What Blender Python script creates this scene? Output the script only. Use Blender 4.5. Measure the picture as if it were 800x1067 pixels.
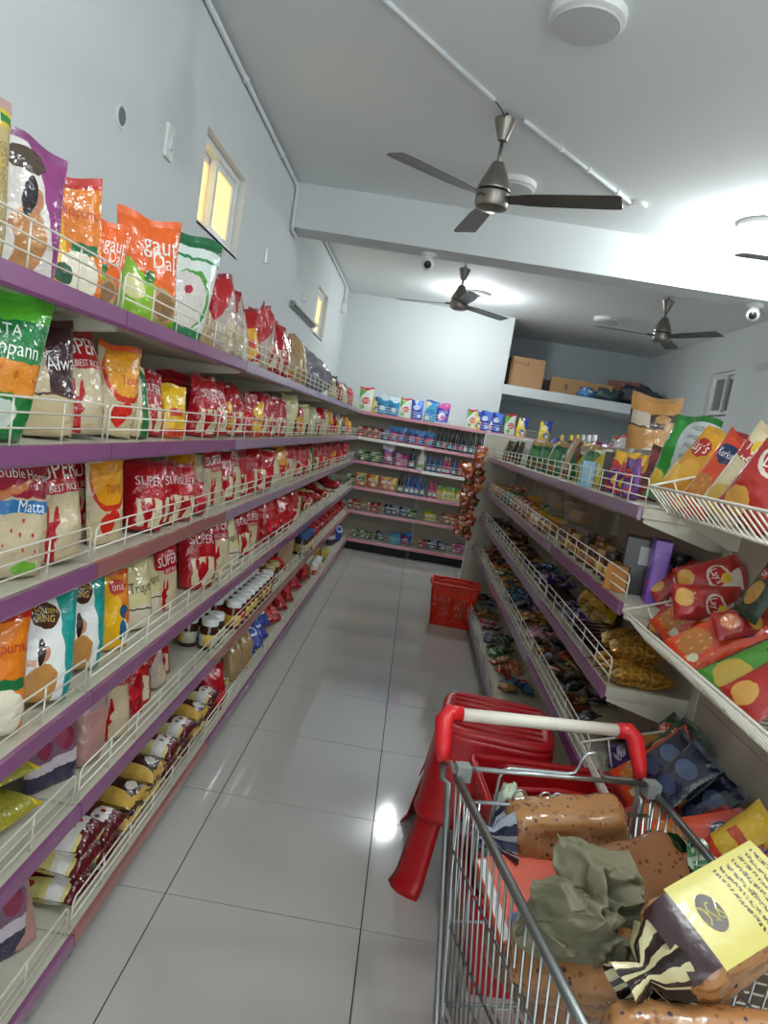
import bpy, bmesh, math, random
import numpy as np
from mathutils.bvhtree import BVHTree
from mathutils import Vector, Matrix, noise
random.seed(7)
PI = math.pi
scene = bpy.context.scene
COL = scene.collection
for o in list(bpy.data.objects): bpy.data.objects.remove(o, do_unlink=True)

# ------------------------------------------------------------------ camera
FPX, YAW, PIT, ROL, CAMH = 732.557, .0305853, .1164307, .1627408, 1.4842
def cam_axes():
    cy, sy, cp, sp, cr, sr = math.cos(YAW), math.sin(YAW), math.cos(PIT), math.sin(PIT), math.cos(ROL), math.sin(ROL)
    f = Vector((-sy*cp, cy*cp, -sp)); r = Vector((cy, sy, 0)); d = f.cross(r)
    return cr*r - sr*d, sr*r + cr*d, f
CR, CD, CF = cam_axes()
cd = bpy.data.cameras.new('camera'); cam = bpy.data.objects.new('camera', cd); COL.objects.link(cam)
cd.sensor_fit = 'HORIZONTAL'; cd.sensor_width = 36; cd.lens = 36*FPX/800; cd.clip_start = .02
cam.matrix_world = Matrix(((CR.x, -CD.x, -CF.x, 0), (CR.y, -CD.y, -CF.y, 0), (CR.z, -CD.z, -CF.z, CAMH), (0, 0, 0, 1)))
scene.camera = cam
CP = Vector((0, 0, CAMH))
def ray(px, py): return CR*((px-400)/FPX) + CD*((py-533.5)/FPX) + CF
def at_d(px, py, d): return CP + ray(px, py)*d
def at_z(px, py, z): r = ray(px, py); return CP + r*((z-CAMH)/r.z)
def y_of(px, X, z):            # Y of the point on the line (X, *, z) that is seen at column px
    k = (px-400)/FPX; a = CR - CF*k
    return -(a.x*X + a.z*(z-CAMH))/a.y
def x_of(px, Y, z):
    k = (px-400)/FPX; a = CR - CF*k
    return -(a.y*Y + a.z*(z-CAMH))/a.x

# ------------------------------------------------------------------ light and exposure
def lin(c):
    if isinstance(c, str): c = [int(c[i:i+2], 16)/255 for i in (0, 2, 4)]
    return tuple((x/12.92 if x <= .04045 else ((x+.055)/1.055)**2.4) for x in c)
w = bpy.data.worlds.new('world'); scene.world = w; w.use_nodes = True
w.node_tree.nodes['Background'].inputs[0].default_value = (*lin((.90, .93, .95)), 1)
w.node_tree.nodes['Background'].inputs[1].default_value = 2.4
scene.view_settings.view_transform = 'Standard'; scene.view_settings.look = 'None'
scene.view_settings.gamma = 1; scene.view_settings.use_curve_mapping = False
scene.view_settings.exposure = -0.14
def area(name, loc, rot, sx, sy, power, col):
    l = bpy.data.lights.new(name, 'AREA'); l.shape = 'RECTANGLE'; l.size = sx; l.size_y = sy; l.energy = power; l.color = col
    o = bpy.data.objects.new(name, l); COL.objects.link(o); o.location = loc; o.rotation_euler = rot
    return o
# daylight that comes in through the glazed shop front behind the photographer
area('daylight_shop_front', (.9, -2.35, 1.6), (PI/2, 0, 0), 3.6, 2.3, 20, (.95, .98, 1.0))

# ------------------------------------------------------------------ mesh helpers
class MB:
    def __init__(s): s.v = []; s.f = []; s.uv = {}
    def box(s, cx, cy, cz, sx, sy, sz):
        b = len(s.v)
        for dz in (-.5, .5):
            for dx, dy in ((-.5, -.5), (.5, -.5), (.5, .5), (-.5, .5)): s.v.append((cx+dx*sx, cy+dy*sy, cz+dz*sz))
        for q in ((3, 2, 1, 0), (4, 5, 6, 7), (0, 1, 5, 4), (1, 2, 6, 5), (2, 3, 7, 6), (3, 0, 4, 7)): s.f.append(tuple(b+i for i in q))
        return s
    def span(s, x0, x1, y0, y1, z0, z1): return s.box((x0+x1)/2, (y0+y1)/2, (z0+z1)/2, x1-x0, y1-y0, z1-z0)
    def prism(s, prof, axis, a0, a1):                       # prof: closed 2-D outline swept along an axis
        b = len(s.v); n = len(prof)
        for a in (a0, a1):
            for p, q in prof: s.v.append({'x': (a, p, q), 'y': (p, a, q), 'z': (p, q, a)}[axis])
        for i in range(n): s.f.append((b+i, b+(i+1) % n, b+n+(i+1) % n, b+n+i))
        s.f.append(tuple(b+i for i in reversed(range(n)))); s.f.append(tuple(b+n+i for i in range(n)))
        return s
    def tube(s, pts, r, n=6, closed=False, caps=True):
        pts = [Vector(p) for p in pts]; m = len(pts); b = len(s.v); up = None
        for i, p in enumerate(pts):
            if closed: t = pts[(i+1) % m] - pts[i-1]
            else: t = pts[min(i+1, m-1)] - pts[max(i-1, 0)]
            t.normalize()
            if up is None: up = Vector((0, 0, 1)) if abs(t.z) < .9 else Vector((1, 0, 0))
            a = t.cross(up)
            if a.length < 1e-4: a = t.cross(Vector((.3, 1, .2)))
            a.normalize(); c = a.cross(t); up = c
            rr = r[i] if isinstance(r, (list, tuple)) else r
            for k in range(n):
                an = 2*PI*k/n; s.v.append(tuple(p + a*(math.cos(an)*rr) + c*(math.sin(an)*rr)))
        for i in range(m if closed else m-1):
            j = (i+1) % m
            for k in range(n): s.f.append((b+i*n+k, b+i*n+(k+1) % n, b+j*n+(k+1) % n, b+j*n+k))
        if not closed and caps:
            s.f.append(tuple(b+k for k in reversed(range(n)))); s.f.append(tuple(b+(m-1)*n+k for k in range(n)))
        return s
    def lathe(s, prof, n=20, c=(0, 0, 0), sx=1, sy=1):
        b = len(s.v); m = len(prof)
        for r, z in prof:
            for k in range(n):
                an = 2*PI*k/n; s.v.append((c[0]+r*math.cos(an)*sx, c[1]+r*math.sin(an)*sy, c[2]+z))
        for i in range(m-1):
            for k in range(n): s.f.append((b+i*n+k, b+i*n+(k+1) % n, b+(i+1)*n+(k+1) % n, b+(i+1)*n+k))
        s.f.append(tuple(b+k for k in reversed(range(n)))); s.f.append(tuple(b+(m-1)*n+k for k in range(n)))
        return s
    def grid(s, g, uvf=None, flip=False):                   # g[j][i] of points
        b = len(s.v); nj = len(g); ni = len(g[0])
        for j in range(nj):
            for i in range(ni):
                s.v.append(tuple(g[j][i]))
                if uvf: s.uv[b+j*ni+i] = uvf(i/(ni-1), j/(nj-1))
        for j in range(nj-1):
            for i in range(ni-1):
                q = (b+j*ni+i, b+j*ni+i+1, b+(j+1)*ni+i+1, b+(j+1)*ni+i)
                s.f.append(q[::-1] if flip else q)
        return s
    def mesh(s, name, m, smooth=False):
        me = bpy.data.meshes.new(name); me.from_pydata(s.v, [], s.f)
        if s.uv:
            l = me.uv_layers.new(name='UVMap')
            for lp in me.loops: l.data[lp.index].uv = s.uv.get(lp.vertex_index, (.5, .5))
        if smooth:
            for p in me.polygons: p.use_smooth = True
            if smooth == 'auto':
                try: me.set_sharp_from_angle(angle=math.radians(40))
                except Exception: pass
        me.materials.append(m); me.update()
        return me
    def build(s, name, m, parent=None, smooth=False): return put(name, s.mesh(name, m, smooth), parent)
def put(name, me, parent=None, loc=None, rot=None):
    o = bpy.data.objects.new(name, me); COL.objects.link(o)
    if parent is not None: o.parent = parent
    if loc is not None: o.location = loc
    if rot is not None: o.rotation_euler = rot
    return o
def tag(o, label=None, cat=None, group=None, kind=None):
    if label: o['label'] = label
    if cat: o['category'] = cat
    if group: o['group'] = group
    if kind: o['kind'] = kind
    return o
def thing(name, label, cat, loc=(0, 0, 0), rot=(0, 0, 0), group=None):
    o = put(name, None, None, loc, rot); o.empty_display_size = .05
    return tag(o, label, cat, group)
def bevel(o, wd=.004, seg=2):
    md = o.modifiers.new('bevel', 'BEVEL'); md.width = wd; md.segments = seg; md.limit_method = 'ANGLE'
    return o
def arc(c, r, a0, a1, n, ax=(1, 0, 0), ay=(0, 0, 1)):
    ax, ay, c = Vector(ax), Vector(ay), Vector(c)
    return [c + ax*(r*math.cos(a0+(a1-a0)*i/n)) + ay*(r*math.sin(a0+(a1-a0)*i/n)) for i in range(n+1)]

# ------------------------------------------------------------------ materials
class E:                                                    # tiny shader-expression helper
    def __init__(s, nt, sock): s.nt = nt; s.s = sock
    def op(s, o, b=None, c=None):
        n = s.nt.nodes.new('ShaderNodeMath'); n.operation = o
        for i, x in enumerate((s, b, c)):
            if x is None: continue
            if isinstance(x, E): s.nt.links.new(x.s, n.inputs[i])
            else: n.inputs[i].default_value = x
        return E(s.nt, n.outputs[0])
    def __add__(s, b): return s.op('ADD', b)
    def __sub__(s, b): return s.op('SUBTRACT', b)
    def __mul__(s, b): return s.op('MULTIPLY', b)
    def gt(s, b): return s.op('GREATER_THAN', b)
    def lt(s, b): return s.op('LESS_THAN', b)
    def sin(s): return s.op('SINE')
def principled(name, col, rough=.5, metal=0., spec=.5, coat=0., emit=None, es=0., alpha=None, trans=0.):
    m = bpy.data.materials.new(name); m.use_nodes = True; b = m.node_tree.nodes['Principled BSDF']
    b.inputs['Base Color'].default_value = (*lin(col), 1); b.inputs['Roughness'].default_value = rough; b.inputs['Metallic'].default_value = metal
    b.inputs['Specular IOR Level'].default_value = spec; b.inputs['Coat Weight'].default_value = coat; b.inputs['Transmission Weight'].default_value = trans
    if emit: b.inputs['Emission Color'].default_value = (*lin(emit), 1); b.inputs['Emission Strength'].default_value = es
    if alpha is not None: b.inputs['Alpha'].default_value = alpha
    return m
def add_noise(m, scale, amt, bump=0., bscale=None, coord='Object', detail=3):
    """fine colour variation and relief"""
    nt = m.node_tree; b = nt.nodes['Principled BSDF']; tc = nt.nodes.new('ShaderNodeTexCoord')
    if amt:
        nz = nt.nodes.new('ShaderNodeTexNoise'); nz.inputs['Scale'].default_value = scale; nz.inputs['Detail'].default_value = detail
        nt.links.new(tc.outputs[coord], nz.inputs['Vector'])
        mx = nt.nodes.new('ShaderNodeMix'); mx.data_type = 'RGBA'; c = b.inputs['Base Color'].default_value[:3]
        mx.inputs['A'].default_value = (*[x*(1-amt) for x in c], 1); mx.inputs['B'].default_value = (*[min(1, x*(1+amt)) for x in c], 1)
        nt.links.new(nz.outputs['Fac'], mx.inputs['Factor']); nt.links.new(mx.outputs['Result'], b.inputs['Base Color'])
    if bump:
        n2 = nt.nodes.new('ShaderNodeTexNoise'); n2.inputs['Scale'].default_value = bscale or scale; n2.inputs['Detail'].default_value = 2
        nt.links.new(tc.outputs[coord], n2.inputs['Vector'])
        bp = nt.nodes.new('ShaderNodeBump'); bp.inputs['Strength'].default_value = bump; bp.inputs['Distance'].default_value = .01
        nt.links.new(n2.outputs['Fac'], bp.inputs['Height']); nt.links.new(bp.outputs['Normal'], b.inputs['Normal'])
    return m
def printmat(name, base, layers=(), rough=.21, bump=.55, bscale=38, metal=0., spec=.6, coord='UV', warp=.075):
    """printed film: flat print laid out on the bag's own u (across) and v (up)"""
    m = principled(name, base, rough, metal, spec, coat=.3); nt = m.node_tree; b = nt.nodes['Principled BSDF']
    tc = nt.nodes.new('ShaderNodeTexCoord'); sp = nt.nodes.new('ShaderNodeSeparateXYZ'); nt.links.new(tc.outputs[coord], sp.inputs[0])
    u, v = E(nt, sp.outputs[0]), E(nt, sp.outputs[1]); cur = None
    if coord == 'UV' and warp:
        nw = nt.nodes.new('ShaderNodeTexNoise'); nw.inputs['Scale'].default_value = 5.5; nw.inputs['Detail'].default_value = 3; nt.links.new(tc.outputs['UV'], nw.inputs['Vector'])
        sw = nt.nodes.new('ShaderNodeSeparateColor'); nt.links.new(nw.outputs['Color'], sw.inputs[0])
        u = u+(E(nt, sw.outputs[0])-.5)*warp; v = v+(E(nt, sw.outputs[1])-.5)*warp
    def colmix(fac, a, c):
        mx = nt.nodes.new('ShaderNodeMix'); mx.data_type = 'RGBA'; nt.links.new(fac.s, mx.inputs['Factor'])
        for x, k in ((a, 'A'), (c, 'B')):
            if isinstance(x, str): mx.inputs[k].default_value = (*lin(x), 1)
            else: nt.links.new(x, mx.inputs[k])
        return mx.outputs['Result']
    cur = base
    for L in layers:
        k = L[0]
        if k == 'band': ms = v.gt(L[1])*v.lt(L[2])
        elif k == 'box': ms = u.gt(L[1])*u.lt(L[2])*v.gt(L[3])*v.lt(L[4])
        elif k == 'ell':
            a = (u-L[1])*(1/L[3]); c = (v-L[2])*(1/L[4]); ms = (a*a+c*c).lt(1)
        elif k == 'half': ms = (u*L[1]+v*L[2]).gt(L[3])
        elif k == 'wave': ms = (v - (u*L[3]).sin()*L[2]).gt(L[1])
        elif k == 'dots':
            vo = nt.nodes.new('ShaderNodeTexVoronoi'); vo.inputs['Scale'].default_value = L[1]; nt.links.new(tc.outputs[coord], vo.inputs['Vector'])
            ms = E(nt, vo.outputs['Distance']).lt(L[2])
            if len(L) > 4: ms = ms*v.gt(L[4])*v.lt(L[5])
        elif k == 'grain':                                  # grain seen through clear film
            nz = nt.nodes.new('ShaderNodeTexNoise'); nz.inputs['Scale'].default_value = L[3]; nt.links.new(tc.outputs[coord], nz.inputs['Vector'])
            ms = v.gt(L[1])*v.lt(L[2])*E(nt, nz.outputs['Fac']).gt(.5)
        elif k == 'lines':                                  # rows of small print
            ms = u.gt(L[1])*u.lt(L[2])*v.gt(L[3])*v.lt(L[4])*(v*L[5]).sin().gt(.2)
            nz = nt.nodes.new('ShaderNodeTexNoise'); nz.inputs['Scale'].default_value = L[7] if len(L) > 7 else 60; nt.links.new(tc.outputs[coord], nz.inputs['Vector'])
            ms = ms*E(nt, nz.outputs['Fac']).gt(.46)
        elif k == 'vlines':
            ms = u.gt(L[1])*u.lt(L[2])*v.gt(L[3])*v.lt(L[4])*(u*L[5]).sin().gt(.1)
            nz = nt.nodes.new('ShaderNodeTexNoise'); nz.inputs['Scale'].default_value = L[7]; nt.links.new(tc.outputs[coord], nz.inputs['Vector'])
            ms = ms*E(nt, nz.outputs['Fac']).gt(.47)
        elif k == 'stripes': ms = (u*L[1]+v*L[2]).sin().gt(L[3])
        cur = colmix(ms, cur, L[6] if k in ('lines', 'vlines') else L[4] if k in ('half', 'wave', 'stripes') else L[3] if k in ('band', 'dots') else L[4] if k == 'grain' else L[5])
    if not isinstance(cur, str): nt.links.new(cur, b.inputs['Base Color'])
    if bump:
        n2 = nt.nodes.new('ShaderNodeTexNoise'); n2.inputs['Scale'].default_value = bscale; n2.inputs['Detail'].default_value = 2; nt.links.new(tc.outputs['Object'], n2.inputs['Vector'])
        bp = nt.nodes.new('ShaderNodeBump'); bp.inputs['Strength'].default_value = bump; bp.inputs['Distance'].default_value = .01
        nt.links.new(n2.outputs['Fac'], bp.inputs['Height']); nt.links.new(bp.outputs['Normal'], b.inputs['Normal']); nt.links.new(bp.outputs['Normal'], b.inputs['Coat Normal'])
    return m

M = {}
M['wall'] = add_noise(principled('wall_paint', 'D4D9DA', .7), 2.5, .03, .05, 60)
M['ceil'] = add_noise(principled('ceiling_paint', 'E4E8E8', .8), 2, .02, .04, 50)
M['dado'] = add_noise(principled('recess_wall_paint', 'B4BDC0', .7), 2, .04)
M['tile'] = add_noise(principled('floor_tile_glaze', 'C2C0BA', .075, spec=.6), 1.4, .05)
M['grout'] = principled('tile_grout', '2E2B28', .8)
M['beige'] = add_noise(principled('rack_enamel', 'C9C6B4', .42), 3, .04)
M['panel'] = add_noise(principled('rack_back_enamel', 'B3AB9A', .5), 3, .04)
M['wire'] = principled('cream_wire_coating', 'E6E2D2', .4)
M['white'] = principled('white_plastic', 'E8EAE8', .35)
M['pvc'] = principled('white_conduit', 'D9DDDE', .45)
M['black'] = principled('black_plastic', '141416', .35)
M['dark'] = principled('dark_rubber', '1D1B1A', .6)
M['steel'] = principled('zinc_wire', 'B9BDBD', .28, 1.0)
M['steel_dull'] = principled('zinc_tube', '8E9391', .38, .9)
M['fan_metal'] = principled('brushed_nickel', '8C867E', .36, .85)
M['fan_blade'] = principled('dark_blade_paint', '5B5651', .33, .5)
M['red_pl'] = add_noise(principled('red_plastic', 'B4141C', .36, spec=.5), 6, .05)
M['red_cap'] = principled('red_handle_plastic', 'D42026', .35)
M['orange_pl'] = principled('orange_red_plastic', 'E2391B', .4)
M['handle'] = principled('handle_sleeve', 'EDE8D6', .42)
M['carton'] = add_noise(principled('cardboard', 'B08A62', .8), 8, .08)
M['carton2'] = add_noise(principled('cardboard_printed', 'A07B50', .8), 8, .1)
M['glow_glass'] = principled('sunlit_frosted_glass', 'F6E2A4', .5, emit='FFD98A', es=1.15)
M['grey_glass'] = principled('dusk_glass', '7F8682', .15)
M['lamp_on'] = principled('lit_diffuser', 'FFFFFF', .5, emit='F2FAFF', es=40.)
M['lamp_off'] = principled('unlit_diffuser', 'C9CCCA', .45)
def strip_mat(n, c): return add_noise(principled(n, c, .26, spec=.6, coat=.2), 5, .10)
M['lip_purple'] = strip_mat('price_strip_purple', '87527C')
M['lip_mauve'] = strip_mat('price_strip_mauve', '9E869E')
M['lip_red'] = strip_mat('price_strip_terracotta', '9C6560')
M['lip_pink'] = strip_mat('price_strip_pink', 'C58290')
M['lip_white'] = strip_mat('price_strip_white', 'DCD8D0')
def plain(c, rough=.3, bump=.35, metal=0):
    k = ('pl', c, rough, bump, metal)
    if k not in M:
        M[k] = principled('film_'+c.lower(), c, rough, metal, .6, .25)
        if bump: add_noise(M[k], 9, .12, bump, 40)
    return M[k]

# ------------------------------------------------------------------ room shell
XL, XR, YB, YR, YF, ZC = -1.10, 3.0, 8.65, 10.05, -2.5, 3.03
fl = put('floor', MB().span(XL, XR, YF, YR, -.06, -.004).mesh('floor', M['grout'])); tag(fl, kind='structure')
TS, TX0, TY0 = .6, -.5255, 1.9537
def tile_mesh(sx, sy): return MB().span(0, sx, 0, sy, -.02, 0).mesh('floor_tile', M['tile'])
full_tile = tile_mesh(TS-.004, TS-.004)
for i in range(-1, 6):
    for j in range(-8, 14):
        x0, x1 = max(XL, TX0+TS*i+.002), min(XR, TX0+TS*(i+1)-.002); y0, y1 = max(YF, TY0+TS*j+.002), min(YR, TY0+TS*(j+1)-.002)
        if x1-x0 < .02 or y1-y0 < .02: continue
        fm = full_tile if x1-x0 > .595 and y1-y0 > .595 else tile_mesh(x1-x0, y1-y0)
        put('floor_tile', fm, fl, (x0, y0, random.uniform(-.0005, .0005)))
def struct(name, mb, m): return tag(mb.build(name, m), kind='structure')
struct('ceiling', MB().span(XL-.2, XR+.2, YF, YR+.2, ZC, ZC+.12), M['ceil'])
def wall_with_hole(name, axis, a, thick, u0, u1, holes):
    """wall slab at axis value a with rectangular openings (u0,u1,z0,z1)"""
    mb = MB(); us = sorted({u0, u1, *[h[0] for h in holes], *[h[1] for h in holes]})
    for k in range(len(us)-1):
        hs = [h for h in holes if h[0] <= us[k]+1e-6 and h[1] >= us[k+1]-1e-6]
        zs = [(0, ZC)] if not hs else [(0, hs[0][2]), (hs[0][3], ZC)]
        for z0, z1 in zs:
            if z1-z0 < 1e-4: continue
            if axis == 'x': mb.span(min(a, a+thick), max(a, a+thick), us[k], us[k+1], z0, z1)
            else: mb.span(us[k], us[k+1], min(a, a+thick), max(a, a+thick), z0, z1)
    return struct(name, mb, M['wall'])
WL = [(3.12, 3.78, 2.24, 2.63), (6.45, 7.10, 2.24, 2.66)]; WR = (7.27, 7.86, 2.175, 2.625)
wall_with_hole('wall_left', 'x', XL, -.2, YF, YB+.2, WL)
wall_with_hole('wall_right', 'x', XR, .2, YF, YR+.2, [WR])
struct('wall_back', MB().span(XL-.2, .91, YB, YB+.15, 0, ZC), M['wall'])
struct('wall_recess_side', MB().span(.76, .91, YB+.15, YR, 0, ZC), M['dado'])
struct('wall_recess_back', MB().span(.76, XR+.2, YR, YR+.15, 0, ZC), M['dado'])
struct('trim_1', MB().span(.905, XR, YB, YR, 2.13, 2.245), M['wall'])          # loft slab
wall_with_hole('wall_front', 'y', YF, -.2, XL-.2, XR+.2, [(-.9, 2.7, 0, 2.7)])
struct('trim_2', MB().span(XL, XR, 4.95, 5.20, 2.735, ZC), M['wall'])          # ceiling beam

def window(name, x, s, y0, y1, z0, z1, pane_mat, split, lab):
    """two-sash sliding window set in a side wall; s = +1: room on the +x side"""
    root = put(name, None, None, (x, y0, z0)); tag(root, kind='structure')
    L, H = y1-y0, z1-z0; d = -s*.035
    def fr(mb, a0, a1, c0, c1, wd, dep, off):
        for (p0, p1, q0, q1) in ((a0, a1, c0, c0+wd), (a0, a1, c1-wd, c1), (a0, a0+wd, c0+wd, c1-wd), (a1-wd, a1, c0+wd, c1-wd)):
            mb.span(min(off, off-s*dep), max(off, off-s*dep), p0, p1, q0, q1)
    mb = MB(); fr(mb, 0, L, 0, H, .03, .08, d); mb.build('window_frame', M['white'], root)
    for k, (a0, a1, off) in enumerate(((.03, L*split+.02, d-s*.05), (L*split-.02, L-.03, d-s*.012))):
        mb = MB(); fr(mb, a0, a1, .028, H-.028, .032, .03, off); sh = mb.build('sash', M['white'], root)
        MB().span(off-s*.015-.004, off-s*.015+.004, a0+.03, a1-.03, .058, H-.058).build('pane', pane_mat, sh)
    sill = MB().span(min(0, -s*.2), max(0, -s*.2)+.0, 0, L, -.012, .004).build('window_sill', M['white'], root)
    MB().span(min(-s*.205, -s*.2), max(-s*.205, -s*.2), 0, L, 0, H).build('backing', pane_mat, root)
window('window_1', XL, 1, *WL[0], M['glow_glass'], .5, '')
window('window_2', XL, 1, *WL[1], M['glow_glass'], .5, '')
window('window_3', XR, -1, *WR, M['grey_glass'], .5, '')

# ------------------------------------------------------------------ shelving
STRIP_H, LIPT = .040, .012
def guard_mesh(L, h=.085, n=6):
    mb = MB(); r = .0023; a = .012
    fr = [(a, 0, .004), (a, 0, h-.012), (a+.012, 0, h), (L-a-.012, 0, h), (L-a, 0, h-.012), (L-a, 0, .004)]
    mb.tube(fr, r, 5)
    for z in (h*.35, h*.68): mb.tube([(a, 0, z), (L-a, 0, z)], r*.9, 5)
    for k in range(1, n): x = a+(L-2*a)*k/n; mb.tube([(x, .002, -.004), (x, .002, h)], r*.9, 5)
    return mb.mesh('wire_guard', M['wire'], True)
GUARDS = {}
def guard(L):
    L = round(L, 3)
    if L not in GUARDS: GUARDS[L] = guard_mesh(L)
    return GUARDS[L]
SHM = {}
def shelf_meshes(L, d):
    k = (round(L, 3), round(d, 3))
    if k not in SHM:
        mb = MB().span(.002, L-.002, -d+LIPT, -.02, -.03, 0)
        lip = [(-d, -.037), (-d-.004, -.030), (-d-.002, .003), (-d+.010, .003), (-d+.010, -.037)]
        st = MB().prism(lip, 'x', .003, L-.003)
        br = lambda x: MB().prism([(-d+.02, -.03), (-.02, -.03), (-.02, -.095), (-.06, -.095), (-d+.02, -.045)], 'x', x, x+.004)
        SHM[k] = (mb.mesh('shelf', M['beige']), {}, [br(.006).mesh('bracket', M['beige']), br(L-.010).mesh('bracket', M['beige'])], st)
    return SHM[k]
def rack(label, loc, rz, L, levels, height, colors, group, guards=True, back=True, feet=True):
    """levels: (front distance from the back, shelf surface z); local x along the rack, front towards -y"""
    root = thing('shelving_unit', label, 'shelving', loc, (0, 0, rz), group)
    MB().span(.001, .042, -.034, -.005, 0, height).build('upright', M['beige'], root)
    if back == 'end': MB().span(L-.042, L-.001, -.034, -.005, 0, height).build('upright', M['beige'], root)
    if back:
        n = 5; pm = None; hh = (height-.12)/n
        if ('pan', round(L, 3), round(hh, 3)) not in SHM: SHM[('pan', round(L, 3), round(hh, 3))] = MB().span(.044, L-.002, -.018, -.006, .0015, hh-.0015).mesh('back_panel', M['panel'])
        for k in range(n): put('back_panel', SHM[('pan', round(L, 3), round(hh, 3))], root, (0, 0, .12+k*hh))
    for k, (d, z) in enumerate(levels):
        sm, stc, brs, st = shelf_meshes(L, d); c = colors[k]
        if c not in stc: stc[c] = st.mesh('price_strip', M['lip_'+c])
        sh = put('shelf', sm, root, (0, 0, z)); put('price_strip', stc[c], sh)
        if guards: put('wire_guard', guard(L), sh, (0, -d+.016, .002))
        if k < len(levels)-1:
            for b in brs: put('bracket', b, sh)
    d0 = levels[-1][0]
    if feet:
        for x in (.10, L-.10): MB().lathe([(.0, 0), (.016, 0), (.016, .012), (.009, .02), (.010, .10), (0, .10)], 10, (x, -d0+.06, 0)).build('foot', M['dark'], root)
        MB().span(.03, L-.03, -d0+.10, -.03, .0, levels[-1][1]-.032).build('plinth', M['dark'], root)
    return root
BAY = 1.09
Z = [1.645, 1.350, 1.072, .765, .480, .143]                   # left and back shelf surfaces
FX = [-.68, -.68, -.68, -.655, -.65, -.63]                   # front edge X of each left shelf
ORD = ['nearest', 'second', 'third', 'fourth', 'fifth', 'sixth', 'farthest']
XBL = XL+.012
for b in range(7):
    y0 = .47+b*BAY
    cols = ['purple']*6
    if b >= 1: cols[0] = cols[1] = 'purple' if b < 2 else 'mauve'
    if b == 1: cols[2] = 'red'; cols[5] = 'red'
    if b >= 2: cols[2] = 'mauve'
    if b in (2, 3, 4): cols[4] = 'red'
    if b in (5, 6): cols[4] = 'pink'; cols[5] = 'pink'; cols[3] = 'mauve'
    rack(f'purple-edged metal shelving bay with rice bags along the left wall, {ORD[b]} from the camera', (XBL, y0, 0), PI/2, BAY, [(f-XBL, z) for f, z in zip(FX, Z)], 1.66, cols, 'left wall shelving bays', back='end' if b == 6 else True)
for b in range(2):
    cols = [['pink']*6, ['pink', 'pink', 'white', 'pink', 'pink', 'pink']][b]
    if b == 0: cols = ['pink', 'white', 'pink', 'pink', 'pink', 'pink']
    rack('pink-edged shelving bay of detergents on the back wall, ' + ('left one' if b == 0 else 'right one partly behind the gondola'), (-.98+b*1.08, YB-.012, 0), 0, (1.08, 1.36)[b], [(.39, z) for z in Z], 1.66, cols, 'back wall shelving bays', back='end' if b else True)
GB = 1.10; GY1 = 6.50; GX = .965
RZ = [1.378, 1.085, .822, .555, .142]; RFX = [.68, .68, .68, .665, .62]
for b in range(4):
    y1 = GY1-b*GB
    cols = ['mauve']*5 if b < 3 else ['mauve', 'purple', 'purple', 'purple', 'purple']
    rack('shelving bay of sweets facing the aisle on the right, ' + ['farthest, by the end panel', 'third from the camera', 'second from the camera', 'next to the chip baskets'][b], (GX, y1, 0), -PI/2, GB, [(GX-f, z) for f, z in zip(RFX, RZ)], 1.575, cols, 'right gondola shelving bays')
for b in range(5):
    rack('shelving bay on the far side of the right gondola, ' + ['at its far end', 'fourth from the camera', 'third from the camera', 'second from the camera', 'nearest'][b], (GX+.004, GY1-(b+1)*GB, 0), PI/2, GB, [(.34, z) for z in (1.42, 1.06, .76, .46, .142)], 1.575, ['mauve']*5, 'far side gondola bays', guards=False, back=False)
# bay with wire baskets nearest the camera: back panels and posts only
broot = thing('shelving_unit', 'back frame of the gondola bay carrying the wire chip baskets', 'shelving', (GX, GY1-4*GB, 0), (0, 0, -PI/2), 'right gondola shelving bays')
for x in (.023, GB-.023): MB().span(x-.021, x+.021, -.022, -.005, 0, 1.575).build('upright', M['beige'], broot)
for k in range(4): MB().span(.024, GB-.024, -.018, -.006, .12+k*.363+.0015, .12+(k+1)*.363-.0015).build('back_panel', M['panel'], broot)
MB().span(.0, GB, -.30, -.006, .0, .12).build('plinth', M['beige'], broot)
# end panel of the right gondola
ep = thing('end_panel', 'tall cream end panel closing the far end of the right gondola', 'end panel', (.965, 6.545, 0))
bevel(MB().span(-.355, .355, -.012, .012, 0, 1.59).build('panel', M['beige'], ep), .003)
MB().span(-.362, -.352, -.016, .016, 0, 1.595).build('edge_strip', M['white'], ep)
MB().span(-.362, .362, -.016, .016, 1.590, 1.602).build('top_strip', M['white'], ep)

# ------------------------------------------------------------------ ceiling things
def ceiling_lamp(x, y, on, label):
    r = thing('ceiling_light', label, 'lamp', (x, y, ZC), group='round ceiling lights')
    MB().lathe([(.0, 0), (.135, 0), (.135, -.03), (.128, -.034), (0, -.034)][::-1], 32).build('housing', M['white'], r, 'auto')
    MB().lathe([(.0, -.036), (.115, -.036), (.122, -.040), (.118, -.047), (.0, -.052)][::-1], 32).build('diffuser', M['lamp_on'] if on else M['lamp_off'], r, 'auto')
    if on:
        l = bpy.data.lights.new('ceiling_light_bulb', 'POINT'); l.shadow_soft_size = .07; l.energy = on; l.color = (.93, .985, 1.0)
        o = bpy.data.objects.new('ceiling_light_bulb', l); COL.objects.link(o); o.location = (0, 0, -.14); o.parent = r
ceiling_lamp(.343, 2.68, 0, 'unlit round ceiling light nearest the camera at the top of the photo')
ceiling_lamp(.305, 4.36, 0, 'unlit round ceiling light behind the nearest ceiling fan')
ceiling_lamp(1.80, 4.42, 42, 'brightly lit round ceiling light at the right edge before the beam')
ceiling_lamp(.36, 7.58, 40, 'lit round ceiling light behind the far fan over the aisle')
ceiling_lamp(1.787, 7.85, 0, 'unlit round ceiling light beyond the beam near the storage loft')
ceiling_lamp(.34, .75, 25, 'lit round ceiling light over the aisle behind the photographer')
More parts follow.
